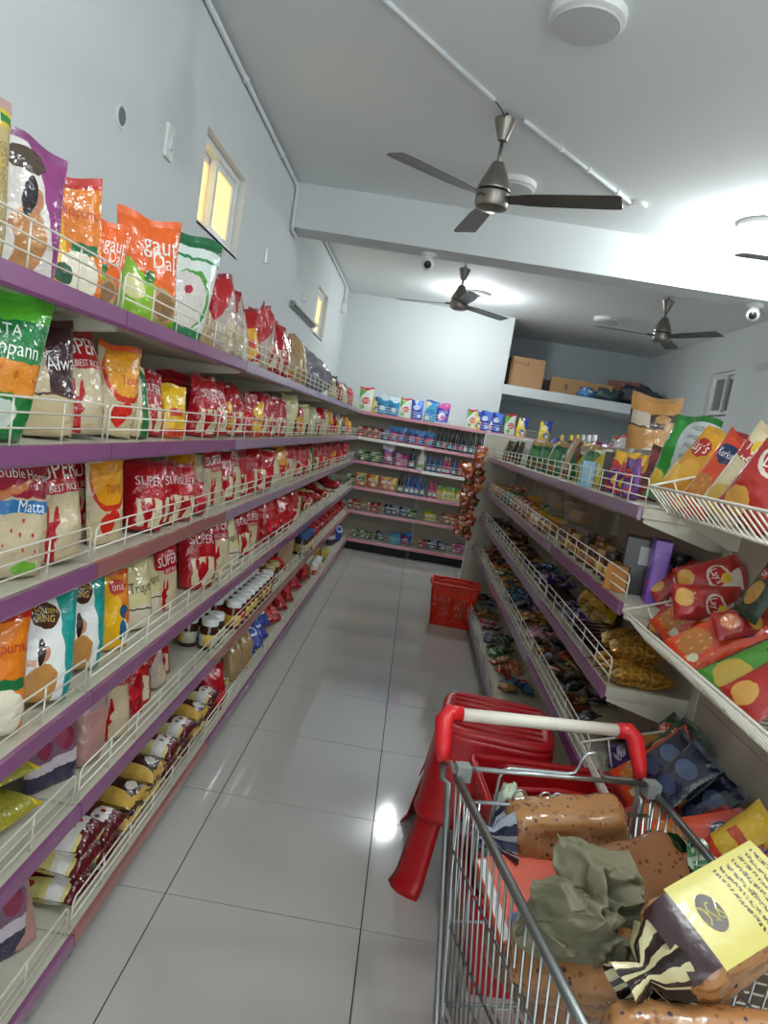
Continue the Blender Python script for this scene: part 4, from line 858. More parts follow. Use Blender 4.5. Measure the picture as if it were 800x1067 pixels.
MB().lathe([(0, 0), (.034, 0), (.034, .001), (0, .001)], 20).build('round_print', plain('8A4A2A', .4, 0), cb); cb.children[-1].location = (-.0252, .02, .055); cb.children[-1].rotation_euler = (0, -PI/2, 0)
for p, kk, xx, sc in ((643, 'redpur', .80, .9), (648, 'purp', .87, .85), (652, 'redpur', .76, .85), (659, 'purp', .755, .75), (662, 'redpur', .84, .85)): Rr(0, p, kk, X=xx, scale=sc)
Rr(0, 680, 'dred', label='dark red pack with sausage-like print leaning at the end of the top shelf', X=.88, scale=1.0, lean=-.25)
# second right shelf
z2 = RZ[1]+.001
simple('sorange', .12, .10, .05, 'C8642A', 'E0B03A', 'E8E0D0', 'small orange packet', flat=False)
simple('sgreen', .13, .12, .05, '1E4A2C', '4A8A52', 'D8D8C8', 'dark green packet', flat=False)
simple('sred', .12, .11, .05, 'A82A26', 'E0D8D0', 'D8A83A', 'red and white packet', flat=False)
simple('samber', .12, .11, .05, 'A8722A', 'D8A83A', '7A3A1E', 'amber packet', flat=False)
for i, p in enumerate((512, 516, 520, 523, 527, 531, 535, 538, 542, 546, 550, 553, 557, 561, 565, 569)):
    for xx in (.73, .85): Rr(1, p, ['sorange', 'samber', 'sgreen', 'sred', 'sred', 'samber'][(i//2+int(xx > .8)) % 6], X=xx, lean=-.7, dz=.012, parts=False)
M['clearbox'] = principled('clear_plastic_tray', 'B8AC9A', .12, spec=.6, alpha=.30)
def cookie_box(loc, label):
    r = thing('cookie_box', label, 'box', loc, (0, 0, -PI/2+.2), 'clear boxes of cookies')
    bevel(MB().span(-.085, .085, -.055, .055, 0, .075).build('clear_tray', M['clearbox'], r), .006); bevel(MB().span(-.09, .09, -.06, .06, .0755, .10).build('clear_lid', M['clearbox'], r), .006)
    for i in range(8): o = MB().lathe([(0, 0), (.028, 0), (.031, .004), (.028, .012), (0, .013)], 14).build('cookie', plain('B8905E', .8, .3), r, 'auto'); o.location = (-.07+i*.0175, 0, .034); o.rotation_euler = (0, PI/2, 0)
for i, (p, xx, dz) in enumerate(((584, .86, 0), (584, .86, .101), (602, .83, 0), (602, .83, .101), (620, .86, 0))):
    cookie_box((xx, y_of(p, xx, z2+.06), z2+dz), ['lower clear box of cookies in the farther stack', 'upper clear box of cookies in the farther stack', 'lower clear box of cookies in the nearer stack', 'upper clear box of cookies in the nearer stack', 'single clear box of cookies beside the stacks'][i])
for i in range(12): jar((.74+.085*(i % 2), y_of(597+4.6*i, .76, z2+.06), z2), 'brown-lidded jar of chocolate spread on the second right shelf' if False else 'copper-wrapped jar on the second right shelf', 'copper-wrapped jars on the second right shelf', ['6A3418', '8A5A2A', '4A2418', 'A8783A'][i % 4], ['7A4A2A', '3A2A1E', 'B08A4A'][i % 3], ['A86A3A', 'C8A05A'][i % 2], random.uniform(.68, .86))
carton((.735, y_of(646, .735, z2+.05), z2), (.07, .11, .085), -.5, plain('B8782A', .5, .1), 'orange-brown box beside the guard on the second right shelf')
bx = carton((.78, 2.33, z2), (.09, .10, .185), -.25, plain('121014', .35, 0), 'black upright box with a white barcode on the second right shelf'); MB().span(.0, .03, -.0515, -.0502, .10, .16).build('barcode_label', plain('C8C8C8', .5, 0), bx)
bx = carton((.80, 2.19, z2), (.05, .085, .20), -.20, plain('7A4AB8', .35, 0), 'bright purple upright box on the second right shelf'); MB().span(-.018, .018, -.0440, -.0427, .04, .16).build('printed_panel', plain('9A72D0', .4, 0), bx)
for i in range(3): jar((.90-.02*i, 2.30-.0*i+.1*i, z2), 'dark jar standing behind the purple and black boxes', 'dark jars behind the boxes', '1E1412', '141414', '5A2A1E', 1.2)

# lower right shelves: sweets and bars
for key, c, a, b_, d in (('c_blue', '1E3A6A', '4A8AB0', 'C8D8E0', 'blue foil sweet packet'), ('c_purple', '4A2A6A', '8A6AA8', 'D8C8E0', 'purple foil sweet packet'), ('c_brown', '3E2218', '7A3A22', 'C8A05A', 'dark brown sweet packet'), ('c_gold', '9A6A2E', 'D8A85A', 'E8D8B0', 'gold foil sweet packet'), ('c_green', '3A6A3A', '8AB86A', 'E0E8D8', 'green foil sweet packet'), ('c_red', '9A2420', 'D85A3A', 'F0D8C8', 'red sweet packet'), ('c_pink', 'C84A7A', 'E8A8C0', 'F0E0E8', 'pink sweet packet'), ('c_yellow', 'C8A01E', 'E8D05A', '8A5A1E', 'yellow sweet packet'), ('c_black', '18161A', '3A343A', '9A9AA0', 'black sweet packet'), ('c_orange', 'C8501E', 'E89A5A', 'E8D8C8', 'orange sweet packet')):
    simple(key, .10, .085, .045, c, a, b_, d, flat=False, nu=9, nv=9, crumple=1.3, seal=.1)
bag_type('bar', .16, .05, .022, printmat('bar_print', '2E1620', [('band', .3, .7, '5A2A3A'), ('box', .3, .7, .35, .65, 'C8B8A8')]), 'chocolate bar', None, flat=False, nu=9, nv=7, seal=.06)
def sweets(k, ya, yb, xs, keys, step=.085, dz0=.028, layers=1):
    y = ya; i = 0
    while y < yb:
        for q, x in enumerate(xs):
            for l in range(layers):
                kk = keys(y) if callable(keys) else keys[(i+q) % len(keys)]
                o = bag(kk, (x+random.uniform(-.02, .02), y+random.uniform(-.02, .02), RZ[k]+dz0+l*.035), random.uniform(-.9, .9)-PI/2, -PI/2+random.uniform(-.35, .45), 'x', 'sweets', None, (i+q) % 2, random.uniform(-.3, .3), 'sweet_packet', False, random.uniform(.95, 1.2))
                later(o, BAGS[kk]['desc'], f'on the {RLEV[k]} right shelf'); ROWS.setdefault(('right', k), []).append(o)
        y += step; i += 1
def pal(seq):                                               # (until y, key)
    def f(y):
        for yy, kk in seq:
            if y < yy: return kk if isinstance(kk, str) else random.choice(kk)
        return seq[-1][1] if isinstance(seq[-1][1], str) else random.choice(seq[-1][1])
    return f
sweets(2, 3.55, 6.4, (.745, .86), pal([(3.9, 'c_purple'), (4.3, ['c_purple', 'c_blue', 'c_black']), (4.6, ['c_yellow', 'c_brown']), (5.2, 'c_brown'), (5.5, ['c_yellow', 'c_black']), (6.4, ['c_black', 'c_brown'])]), .10)
for i in range(6):
    for q in range(1): 
        o = bag('bar', (.80+.10*q, 3.21+.055*i, RZ[2]+.013), -.05, -PI/2, 'x', 'chocolate', None, 0, 0, 'chocolate_bar', False); later(o, 'dark chocolate bar', 'in the rows on the third right shelf')
for i in range(5): o = bag('c_yellow', (.87, 2.86+.065*i, RZ[2]+.004), -PI/2+.3, -.15, 'x', 'sweets', None, i % 2, 0, 'sweet_packet', False, 1.35); later(o, 'upright yellow packet', 'on the third right shelf')
sweets(2, 2.80, 3.2, (.735, .80), ['c_purple', 'c_purple', 'c_blue'], .085)
for i in range(14):
    for q in range(1): o = bag('bar', (.80, 2.40+.054*(i % 7), RZ[2]+.013+.024*(i//7)), random.uniform(-.04, .04), -PI/2, 'x', 'chocolate', None, 1, 0, 'chocolate_bar', False); later(o, 'purple-brown chocolate bar', 'near the gold packs on the third right shelf')
bag_type('goldpack', .20, .075, .065, printmat('gold_foil_print', 'A8782A', [('box', .52, .92, .3, .7, '5A2A12'), ('grain', 0, 1, 14, 'D8A84A'), ('box', .58, .88, .38, .62, '3A1A10')], .2, .6, 30, metal=.55), 'gold foil pack', plain('7A5A2A'), [('Cadbury', .72, .5, .30, 'E8E0C8')], flat=False, seal=.08)
for i, (yy, xx) in enumerate(((2.27, .80), (2.19, .805), (2.11, .81))):
    for l in range(2 if i < 2 else 1): bag('goldpack', (xx, yy, RZ[2]+.035+.058*l), .0+.06*i, -PI/2, f"gold foil pack with a dark label, {['farthest', 'middle', 'nearest'][i]} {'upper' if l else 'lower'} one at the shelf end", 'pack', 'gold foil packs at the end of the third shelf', l, name='sweet_packet')
sweets(3, 3.0, 6.35, (.73, .82, .91), pal([(3.4, ['c_brown', 'c_black', 'c_brown', 'c_red']), (3.7, ['c_pink', 'c_brown', 'c_black']), (4.0, ['c_yellow', 'c_gold', 'c_brown']), (4.3, ['c_purple', 'c_black']), (4.8, ['c_blue', 'c_blue', 'c_black']), (5.2, ['c_gold', 'c_gold', 'c_green']), (5.5, ['c_red', 'c_orange']), (5.8, ['c_blue', 'c_black']), (6.4, ['c_red', 'c_brown', 'c_gold'])]), .095)
sweets(3, 2.50, 3.0, (.74, .84), ['c_black', 'c_brown', 'c_black'], .14)
sweets(3, 2.12, 2.4, (.76, .86), ['c_purple', 'c_purple'], .12)
sweets(4, 3.9, 6.3, (.70, .79), pal([(4.1, ['c_blue', 'c_gold', 'c_pink']), (4.4, ['c_orange', 'c_red']), (4.7, 'c_green'), (5.0, ['c_blue', 'c_black']), (5.3, ['c_purple', 'c_pink']), (5.6, ['c_red', 'c_gold']), (5.9, ['c_blue', 'c_green']), (6.4, ['c_black', 'c_brown'])]), .10, .03)

# packs that show above the gondola from its far side
zf = 1.424
def far_side(px, py, X, key, label, name='snack_pouch', scale=1., rz=-PI/2+.3, cat='pouch'):
    y = y_of(px, X, 1.6); bag(key, (X, y, zf), rz, -.05, label, cat, None, 0, 0, name, scale=scale)
bag_type('bluep', .15, .22, .06, printmat('blue_multi', '2A3A9A', [('ell', .5, .5, .35, .2, 'E8E8EC'), ('dots', 8, .25, 'C84A5A')]), 'blue multi pack', None)
far_side(575, 440, 1.08, 'bluep', 'blue and white pouch showing above the gondola near the yellow pouches', scale=.95)
for i, p in enumerate((584, 594, 600, 606, 612, 618)):
    bottle((1.12, y_of(p, 1.12, 1.6), zf), ['8A2A22', '2A2420', '2E2A20', '3A3A3E', '9AA0A8', '7A7AA0'][i], ['C8A05A', 'C8A82A', 'C8A82A', 'B8B8BC', 'D8D8DC', 'E8E8EC'][i], f"{['dark red', 'black', 'dark olive', 'grey', 'silver', 'lavender'][i]} bottle among the bottle tops showing above the right gondola", h=.24, w=.036, group='bottles beyond the right gondola')
for i, p in enumerate((588, 600, 615, 622, 628, 633, 638, 643, 648, 653)):
    o = bag(['sm_yellow', 'sm_blue', 'sm_orange', 'sm_pink', 'sm_red', 'sm_pink', 'sm_pink', 'det_white', 'sm_purple', 'det_yellow'][i], (1.10, y_of(p, 1.10, 1.6), zf), -PI/2+.2, -.05, 'x', 'packet', None, i % 2, 0, 'household_pack', scale=1.3 if i < 7 else .95); later(o, BAGS[['sm_yellow', 'sm_blue', 'sm_orange', 'sm_pink', 'sm_red', 'sm_pink', 'sm_pink', 'det_white', 'sm_purple', 'det_yellow'][i]]['desc'], 'showing above the right gondola')
bag('brownbig', (1.08, y_of(683, 1.08, 1.7), zf), -PI/2+1.2, -.03, 'big brown snack bag with cookies printed, standing tall above the gondola', 'bag', None, 0, 0, 'snack_bag', scale=1.05)
cx = carton((1.1, y_of(757, 1.1, 1.6), zf), (.05, .11, .20), .2, plain('A83A52', .4, 0), 'pinkish red cereal box showing above the chip bags'); put('lettering', flat_text("Kellogg's", .07, plain('E8D8D8', .5, 0)), cx, (-.0255, 0, .16), (0, 0, -PI/2))
for i, p in enumerate((790, 797, 805)): bottle((1.1, y_of(p, 1.1, 1.6), zf), 'C8B08A', 'E0B82A', f"{['leftmost', 'middle', 'rightmost'][i]} yellow-capped bottle behind the chip bags at the right edge", h=.25, w=.035)

# hanging strip of small red packets on the end panel
hs = thing('packet_strip', 'hanging strips of small reddish packets clipped to the gondola end panel', 'packet strip', (.60, 6.50, 0))
for c, (x0, n) in enumerate(((-.02, 13), (-.075, 10))):
    MB().tube([(x0, .0, 1.56), (x0-.01, 0, .62)], .0015, 5).build('hanging_tape', M['white'], hs)
    for i in range(n):
        kk = ['c_red', 'c_orange', 'c_red', 'c_brown'][(i+c) % 4]; o = put('packet', bag_meshes(kk, i % 2)[0], hs, (x0+random.uniform(-.012, .012), -.015, (1.44 if c == 0 else 1.22)-i*.066-.05*(c == 0)), (random.uniform(-.2, .2), random.uniform(-.5, .5), random.uniform(-.5, .5)))

# ------------------------------------------------------------------ wire chip baskets on the near right bay
def wire_basket(label, xr, zr, xb, zb, xk, zk, y0, y1):
    """front rim (xr,zr), lower front edge (xb,zb), back (xk,zk)"""
    r = thing('wire_basket', label, 'basket', (0, 0, 0), group='wire chip baskets'); zs = zr+.10
    MB().tube([(xk, y0, zs), (xr+.008, y0, zr), (xr, y0+.01, zr), (xr, y1-.01, zr), (xr+.008, y1, zr), (xk, y1, zs)], .004, 7).build('rim', M['wire'], r, True)
    mb = MB(); n = int((y1-y0)/.034)
    for i in range(n+1):
        y = y0+(y1-y0)*i/n; mb.tube([(xr, y, zr), (xb, y, zb), (xk, y, zk)], .0024, 5)
    mb.build('front_wires', M['wire'], r, True)
    MB().tube([(xb, y0, zb), (xb, y1, zb)], .0035, 6).build('lower_rail', M['wire'], r, True)
    MB().tube([(xk, y0, zk), (xk, y1, zk)], .0035, 6).build('back_rail', M['wire'], r, True)
    for y in (y0, y1):
        mb = MB()
        for t in (.25, .5, .75): mb.tube([(xr+(xk-xr)*t, y, zr+(zs-zr)*t), (xb+(xk-xb)*t, y, zb+(zk-zb)*t)], .0024, 5)
        mb.tube([(xr, y, zr), (xb, y, zb), (xk, y, zk), (xk, y, zs)], .003, 5); mb.build('side_wires', M['wire'], r, True)
    for y in (y0+.03, y1-.03): MB().prism([(xb+.02, zb-.008), (xk+.012, zb-.012), (xk+.012, zb-.075), (xk-.02, zb-.075)], 'y', y, y+.004).build('bracket', M['beige'], r)
    return r
wire_basket('upper wire basket of chip bags at the right edge', .672, 1.447, .745, 1.377, .942, 1.367, .99, 2.045)
wire_basket('middle wire basket of chip bags at the right edge', .672, 1.078, .755, 1.00, .942, .985, .99, 2.045)
wire_basket('lower wire basket of snack bags behind the shopping trolley', .63, .66, .69, .55, .942, .535, .99, 2.045)

def chips(key, base, layers, W, H, T, seal_c, letters=()): bag_type(key, W, H, T, printmat(key+'_print', base, layers, .22, .3, 30), key, plain(seal_c, .25), letters, flat=False, seal=.07, crumple=.8)
chips('lays_y', 'D89A24', [('ell', .3, .30, .28, .16, 'E8B84A'), ('ell', .62, .46, .26, .14, 'E0A83A'), ('ell', .5, .12, .30, .10, 'C8862A'), ('ell', .42, .74, .30, .11, 'B5281E')], .17, .26, .08, 'D8A02A', [("Lay's", .42, .74, .44, 'F4ECE0', .15)])
chips('lays_r', 'AE2A26', [('half', .9, 1, 1.30, 'D9CFC0'), ('ell', .58, .62, .32, .17, 'D9CFC0'), ('ell', .58, .62, .27, .13, 'B5221E'), ('ell', .68, .72, .14, .08, 'E0B42A'), ('ell', .40, .16, .26, .13, 'D9A24A')], .17, .26, .08, '9A2420', [("Lay's", .57, .60, .40, 'F4ECE0', .2)])
chips('lays_c', 'D9C9A2', [('band', .62, .80, 'B8302A'), ('ell', .5, .80, .24, .10, 'E8BC3A'), ('ell', .45, .18, .36, .16, 'D0AE52'), ('ell', .7, .28, .20, .10, 'D8BC6A')], .17, .26, .08, 'D8C09A', [("Lay's", .5, .71, .60, 'F4ECE0', .08)])
chips('kurk', 'D6451C', [('ell', .52, .76, .36, .12, '1E2E5A'), ('ell', .40, .28, .34, .18, 'B8702A'), ('dots', 9, .26, 'D89A4A', .10, .44), ('ell', .74, .16, .10, .06, 'D8D8B0')], .17, .26, .075, 'C83A1A', [('Kurkure', .52, .76, .60, 'F0F0F0', .12)])
chips('chip_green', '2E8A34', [('half', 1, .10, .50, 'B4BAB8'), ('lines', .56, .90, .10, .90, 60, '7A807E'), ('ell', .22, .24, .22, .11, 'D8B43A')], .18, .30, .09, '2A7A30')
chips('chip_dkgreen', '1E3A26', [('ell', .42, .40, .26, .20, 'B8863A'), ('ell', .36, .72, .22, .10, 'B0281E')], .17, .26, .075, '1A3222', [("Lay's", .36, .72, .34, 'F0E8E0')])
chips('chip_green2', '4A8A2E', [('ell', .5, .76, .36, .12, '1E2E5A'), ('ell', .4, .26, .34, .18, 'B89A3A')], .17, .26, .075, '3A7A2A', [('Kurkure', .5, .76, .60, 'F0F0F0', .12)])
chips('chip_navy', '141C34', [('ell', .5, .6, .3, .14, '4A5A7A'), ('ell', .5, .25, .28, .12, '2A3A5E')], .13, .19, .06, '101830')
chips('chip_red', '9E1E1C', [('ell', .5, .7, .34, .12, 'D8A02A'), ('ell', .42, .28, .30, .16, 'C8702A')], .17, .25, .08, '8A1A18')
def center_bag(key, px, py, X, rz, lean, roll, label, name='chip_bag', scale=1., seed=0, d=None, cat='chip bag'):
    r_ = ray(px, py); c = CP+r_*(X/r_.x) if d is None else CP+r_*d
    R_ = Matrix.Rotation(rz, 3, 'Z') @ Matrix.Rotation(roll, 3, 'Y') @ Matrix.Rotation(lean, 3, 'X')
    o = bag(key, c-R_ @ Vector((0, 0, BAGS[key]['H']*scale/2)), rz, lean, label, cat, None, seed, roll, name, scale=scale)
    ROWS.setdefault(('chips', 0 if py < 560 else 1 if py < 755 else 2), []).append(o); return o
U = -PI/2
center_bag('chip_green', 712, 472, .82, U+.6, -.08, .16, 'tall green and silver chip bag at the far end of the upper basket', scale=.95)
center_bag('lays_y', 728, 482, .80, U+.35, -.2, .45, 'golden yellow chip bag beside the green and silver one')
center_bag('lays_r', 752, 482, .86, U+.35, -.2, .42, 'red chip bag standing behind in the upper basket')
center_bag('kurk', 757, 486, .78, U+.35, -.25, .38, 'orange bag with navy oval in the upper basket', scale=.95)
center_bag('lays_c', 781, 492, .79, U+.4, -.2, .36, 'pale chip bag with red band in the upper basket', seed=1)
center_bag('lays_r', 806, 500, .79, U+.4, -.2, .36, 'red and cream chip bag at the right edge of the upper basket', seed=1)
center_bag('lays_y', 815, 480, .87, U+.4, -.2, .3, 'yellow chip bag behind the rightmost bags in the upper basket', seed=1)
center_bag('lays_r', 742, 515, .83, U+.3, -1.2, .3, 'red chip bag lying at the bottom of the upper basket', scale=.9)
center_bag('lays_r', 699, 636, .83, U+.5, -.55, -.25, 'red and white chip bag at the far front corner of the middle basket', scale=.85)
center_bag('lays_r', 715, 604, .88, U+.4, -.7, .6, 'red chip bag at the back of the middle basket, left one', scale=.68, seed=1)
center_bag('lays_r', 752, 604, .89, U+.4, -.7, .9, 'red chip bag with white swirl at the back of the middle basket', scale=.68)
center_bag('lays_r', 738, 628, .84, U+.2, -1.2, 1.1, 'red chip bag lying across the middle basket', scale=.68, seed=1)
center_bag('kurk', 724, 656, .855, U+.35, -.65, .45, 'orange bag with navy oval in the middle basket, farther one', scale=.92)
center_bag('kurk', 764, 680, .85, U+.35, -.65, .50, 'orange bag with navy oval in the middle basket, nearer one', scale=1.0, seed=1)
center_bag('chip_red', 775, 648, .86, U+.3, -1.0, .9, 'red-orange bag tucked behind the orange bags in the middle basket', scale=.6)
center_bag('chip_dkgreen', 797, 610, .89, U+.3, -.4, .1, 'dark green chip bag at the back right of the middle basket', scale=.72)
center_bag('chip_green2', 804, 706, .86, U+.35, -.7, .5, 'green bag with navy oval at the right of the middle basket', scale=.95)
center_bag('lays_r', 822, 745, .87, U+.35, -.7, .4, 'red chip bag at the lower right of the middle basket', scale=.9)
for i, (px, py, X) in enumerate(((705, 784, .90), (722, 800, .91), (738, 818, .91), (752, 832, .91), (712, 805, .85), (728, 822, .85), (745, 842, .86), (700, 795, .80), (718, 815, .80))):
    o = center_bag('chip_navy', px, py, X, U+.3, -.7, .3, 'x', scale=.95, seed=i % 2); later(o, 'dark navy snack bag', 'in the lower basket')
for i, (px, py, X) in enumerate(((690, 772, .86), (707, 775, .88), (722, 782, .92))):
    o = center_bag('chip_dkgreen', px, py, X, U+.3, -.6, .3, 'x', scale=.8, seed=i % 2); later(o, 'dark green snack bag', 'in the lower basket')
center_bag('kurk', 688, 812, .82, U+.4, -.6, .5, 'orange-red bag with navy oval in the lower basket', scale=1.05)
center_bag('kurk', 752, 858, .85, U+.4, -.75, .8, 'large orange bag lying in the lower basket above red bags', scale=1.1, seed=1)
for i, (px, py, X) in enumerate(((700, 850, .79), (725, 885, .80), (760, 905, .83), (690, 880, .77), (795, 925, .86))):
    o = center_bag('chip_red', px, py, X, U+.4, -.9, .5, 'x', scale=1.0, seed=i % 2); later(o, 'dark red snack bag', 'in the lower basket')
center_bag('yellowbag', 792, 872, .90, U+.3, -.7, .4, 'yellow pouch at the right edge of the lower basket', scale=1.0)
center_bag('purp', 798, 900, .86, U+.3, -.7, .4, 'purple pouch at the right edge of the lower basket', scale=1.0)

# ------------------------------------------------------------------ hand baskets
def hand_basket(label, loc, rz, m, w0=.40, d0=.27, h=.30, grp=None, name='shopping_basket', lattice=True):
    r = thing(name, label, 'basket', loc, (0, 0, rz), grp); t = .80
    def P(s, k, z):                                         # wall point: side k, s in -1..1
        f = t+(1-t)*z/h; a, b = w0/2*f, d0/2*f
        return [(s*a, -b, z), (a, s*b, z), (-s*a, b, z), (-a, -s*b, z)][k]
    mb = MB().span(-w0/2*t, w0/2*t, -d0/2*t, d0/2*t, 0, .005); mb.build('base', m, r)
    for k in range(4):
        mb = MB()
        if lattice:
            for s in (-1, -.72, -.08, .08, .72, 1): mb.tube([P(s, k, 0), P(s, k, h*.9)], .007 if abs(s) > .9 else .005, 4)
            for i in range(13):
                for sg in (-1, 1):
                    s0 = -.95+1.9*i/12
                    mb.tube([P(max(-1, min(1, s0-.16*sg)), k, .0), P(max(-1, min(1, s0+.16*sg)), k, h*.72)], .0024, 4)
            for z in (.006, h*.36, h*.72): mb.tube([P(-1, k, z), P(1, k, z)], .0045, 4)
        g = [[P(-1+.25*i, k, z) for i in range(9)] for z in ((h*.70, h) if lattice else (0, h*.5, h))]
        mb.grid(g); o = mb.build('side_wall', m, r); md = o.modifiers.new('solid', 'SOLIDIFY'); md.thickness = .004; md.offset = 0
    a, b = w0/2+.012, d0/2+.012
    MB().tube([(-a+.03, -b, h), (a-.03, -b, h), (a-.008, -b+.008, h), (a, -b+.03, h), (a, b-.03, h), (a-.008, b-.008, h), (a-.03, b, h), (-a+.03, b, h), (-a+.008, b-.008, h), (-a, b-.03, h), (-a, -b+.03, h), (-a+.008, -b+.008, h)], .011, 8, closed=True).build('rim', m, r, True)
    for s in (-1, 1):
        MB().tube([(-w0*.36, s*d0*.30, h+.004), (-w0*.30, s*d0*.24, h+.02), (0, s*d0*.20, h+.026), (w0*.30, s*d0*.24, h+.02), (w0*.36, s*d0*.30, h+.004)], .008, 8).build('folded_handle', m, r, True)
    return r
hand_basket('orange-red perforated plastic shopping basket standing on the aisle floor', (.50, 5.66, 0.002), -.06, M['orange_pl'], .37, .27, .34)

# ------------------------------------------------------------------ red plastic stools
def stool(label, loc, rz, H=.46, at=.185, ab=.268, op=5.6, ot=.64, lip=.014):
    r = thing('plastic_stool', label, 'stool', loc, (0, 0, rz), 'stacked red plastic stools'); n = 64; nz = 22
    def ring(z):
        f = 1-z/H; a = at+(ab-at)*f**1.05; a += lip*max(0, 1-z/.03) if z < .03 else 0
        pts = []
        for k in range(n):
            an = 2*PI*(k+.5)/n; c, s = math.cos(an), math.sin(an); p = 5.; q = (abs(c)**p+abs(s)**p)**(-1/p); pts.append((a*q*c, a*q*s, z))
        return pts
    zs = [H*.93*j/nz for j in range(nz+1)]; mb = MB(); rows = [ring(z) for z in zs]
    for row in rows: mb.v += row
    for j in range(nz):
        for k in range(n):
            q = (k+.5) % 16; dq = min(q, 16-q)               # distance in columns from a side centre
            zc = (zs[j]+zs[j+1])/2; top = ot*H-(dq/op)**2*.05
            if dq < op and zc < top and not (dq > op-.8 and zc > (ot-.08)*H): continue
            mb.f.append((j*n+k, j*n+(k+1) % n, (j+1)*n+(k+1) % n, (j+1)*n+k))
    b = mb.build('legs', M['red_pl'], r, True); md = b.modifiers.new('solid', 'SOLIDIFY'); md.thickness = .004
    mb = MB(); rr = [ring(H*.93)]
    for f, z in ((1.0, H*.93), (1.005, H*.96), (.985, H*.985), (.93, H), (.86, H*1.0), (.84, H*.994), (.5, H*.994), (.02, H*.994)): rr.append([(x*f, y*f, z) for x, y, _ in rr[0]])
    rr = rr[1:]; m0 = len(rr)
    for row in rr: mb.v += row
    for j in range(m0-1):
        for k in range(n): mb.f.append((j*n+k, j*n+(k+1) % n, (j+1)*n+(k+1) % n, (j+1)*n+k))
    mb.build('seat', M['red_pl'], r, True)
    for i in range(7):
        y = -at*.72+at*1.44*i/6; MB().tube([(-at*.8, y, H*.996), (at*.8, y, H*.996)], .0045, 6).build('seat_ridge', M['red_pl'], r, True)
    return r
stool('red plastic stool at the bottom of the stack behind the trolley', (.435, 2.385, 0), -.10)
stool('red plastic stool on top of the stack behind the trolley', (.435, 2.385, .245), -.10, .315, .19, .229, 4.0, .26, .004)
for i in range(3): hand_basket(f"{['lowest', 'middle', 'top'][i]} red plastic basket of the stack between stools and trolley", (.54, 1.905, .002+.13*i), .10, M['red_pl'], .40, .27, .30, 'stacked red baskets', lattice=False)

# ------------------------------------------------------------------ shopping trolley
CT = thing('shopping_trolley', 'wire shopping trolley with white handle and red end caps full of bread', 'trolley', (.416, 1.44, 0), (0, 0, math.radians(10.5)))
ZR, ZF, ZB0, ZB1 = .80, .78, .36, .44                        # rim rear/front, floor rear/front
W0, W1, LN = .225, .19, -.80                                # half widths, nose
def rim(s, t): return Vector((s*(W0+(W1-W0)*t), LN*t, ZR+(ZF-ZR)*t))
def flo(s, t): return Vector((s*(W0-.035+(W1-W0)*t), -.10+(LN+.18)*t, ZB0+(ZB1-ZB0)*t))
HY, HZ = .145, .875
MB().tube([(-W0+.03, HY, HZ), (W0-.03, HY, HZ)], .0145, 16).build('handle_sleeve', M['handle'], CT, True)
for s in (-1, 1):
    cap = MB().tube([(s*(W0-.035), HY, HZ), (s*(W0-.005), HY, HZ), (s*(W0+.008), HY-.012, HZ-.012), (s*(W0+.010), HY-.045, HZ-.055), (s*(W0+.008), HY-.065, HZ-.085)], [.018, .020, .021, .018, .014], 14)
    cap.build('end_cap', M['red_cap'], CT, True)
    MB().tube([(s*(W0+.008), HY-.055, HZ-.075), (s*(W0+.006), HY-.075, HZ-.12), (s*(W0), HY-.10, ZR-.04), (s*(W0-.02), .0, .52), (s*(W0-.03), -.05, .34), (s*(W0-.03), -.12, .20), (s*(W0-.03), -.25, .17), (s*(W1-.01), LN+.12, .17)], .0075, 10).build('frame_tube', M['steel_dull'], CT, True)
    MB().tube([(s*(W0+.006), HY-.06, HZ-.085), (s*(W0+.002), HY-.10, ZR+.005), rim(s, .02)], .006, 8).build('handle_arm', M['steel'], CT, True)
    MB().tube([rim(s, 0), rim(s, .5), rim(s, 1)], .0085, 10).build('side_rail', M['steel_dull'], CT, True)
    mb = MB()
    for i in range(27):
        t = i/26; mb.tube([rim(s, t), flo(s, t)], .0024, 6)
    mb.build('side_wires', M['steel'], CT, True)
    mb = MB()
    for f in (.33, .66): mb.tube([rim(s, 0).lerp(flo(s, 0), f), rim(s, 1).lerp(flo(s, 1), f)], .0032, 6)
    mb.build('side_stringers', M['steel_dull'], CT, True)
    for y, z in ((-.10, .20), (LN+.14, .17)):
        x = s*(W0-.03 if y > -.3 else W1-.01)
        w_ = MB().lathe([(0, -.012), (.045, -.012), (.05, -.006), (.05, .006), (.045, .012), (0, .012)], 18).build('wheel', M['dark'], CT, 'auto'); w_.location = (x, y, .05); w_.rotation_euler = (0, PI/2, 0)
        MB().tube([(x, y, .05), (x, y+.02, .11), (x, y, z)], .008, 8).build('caster_fork', M['steel_dull'], w_); w_.children[0].matrix_parent_inverse = w_.matrix_basis.inverted()
mb = MB()
for t in range(0, 13): a, b = flo(-1, t/12), flo(1, t/12); mb.tube([a, b], .0024, 6)
for i in range(9): mb.tube([flo(-1, 0).lerp(flo(1, 0), i/8), flo(-1, 1).lerp(flo(1, 1), i/8)], .0024, 6)
mb.build('floor_grid', M['steel'], CT, True)
mb = MB()
for i in range(11): mb.tube([rim(-1, 1).lerp(rim(1, 1), i/10), flo(-1, 1).lerp(flo(1, 1), i/10)], .0024, 6)
mb.tube([rim(-1, 1), rim(1, 1)], .008, 8); mb.build('nose_wires', M['steel'], CT, True)
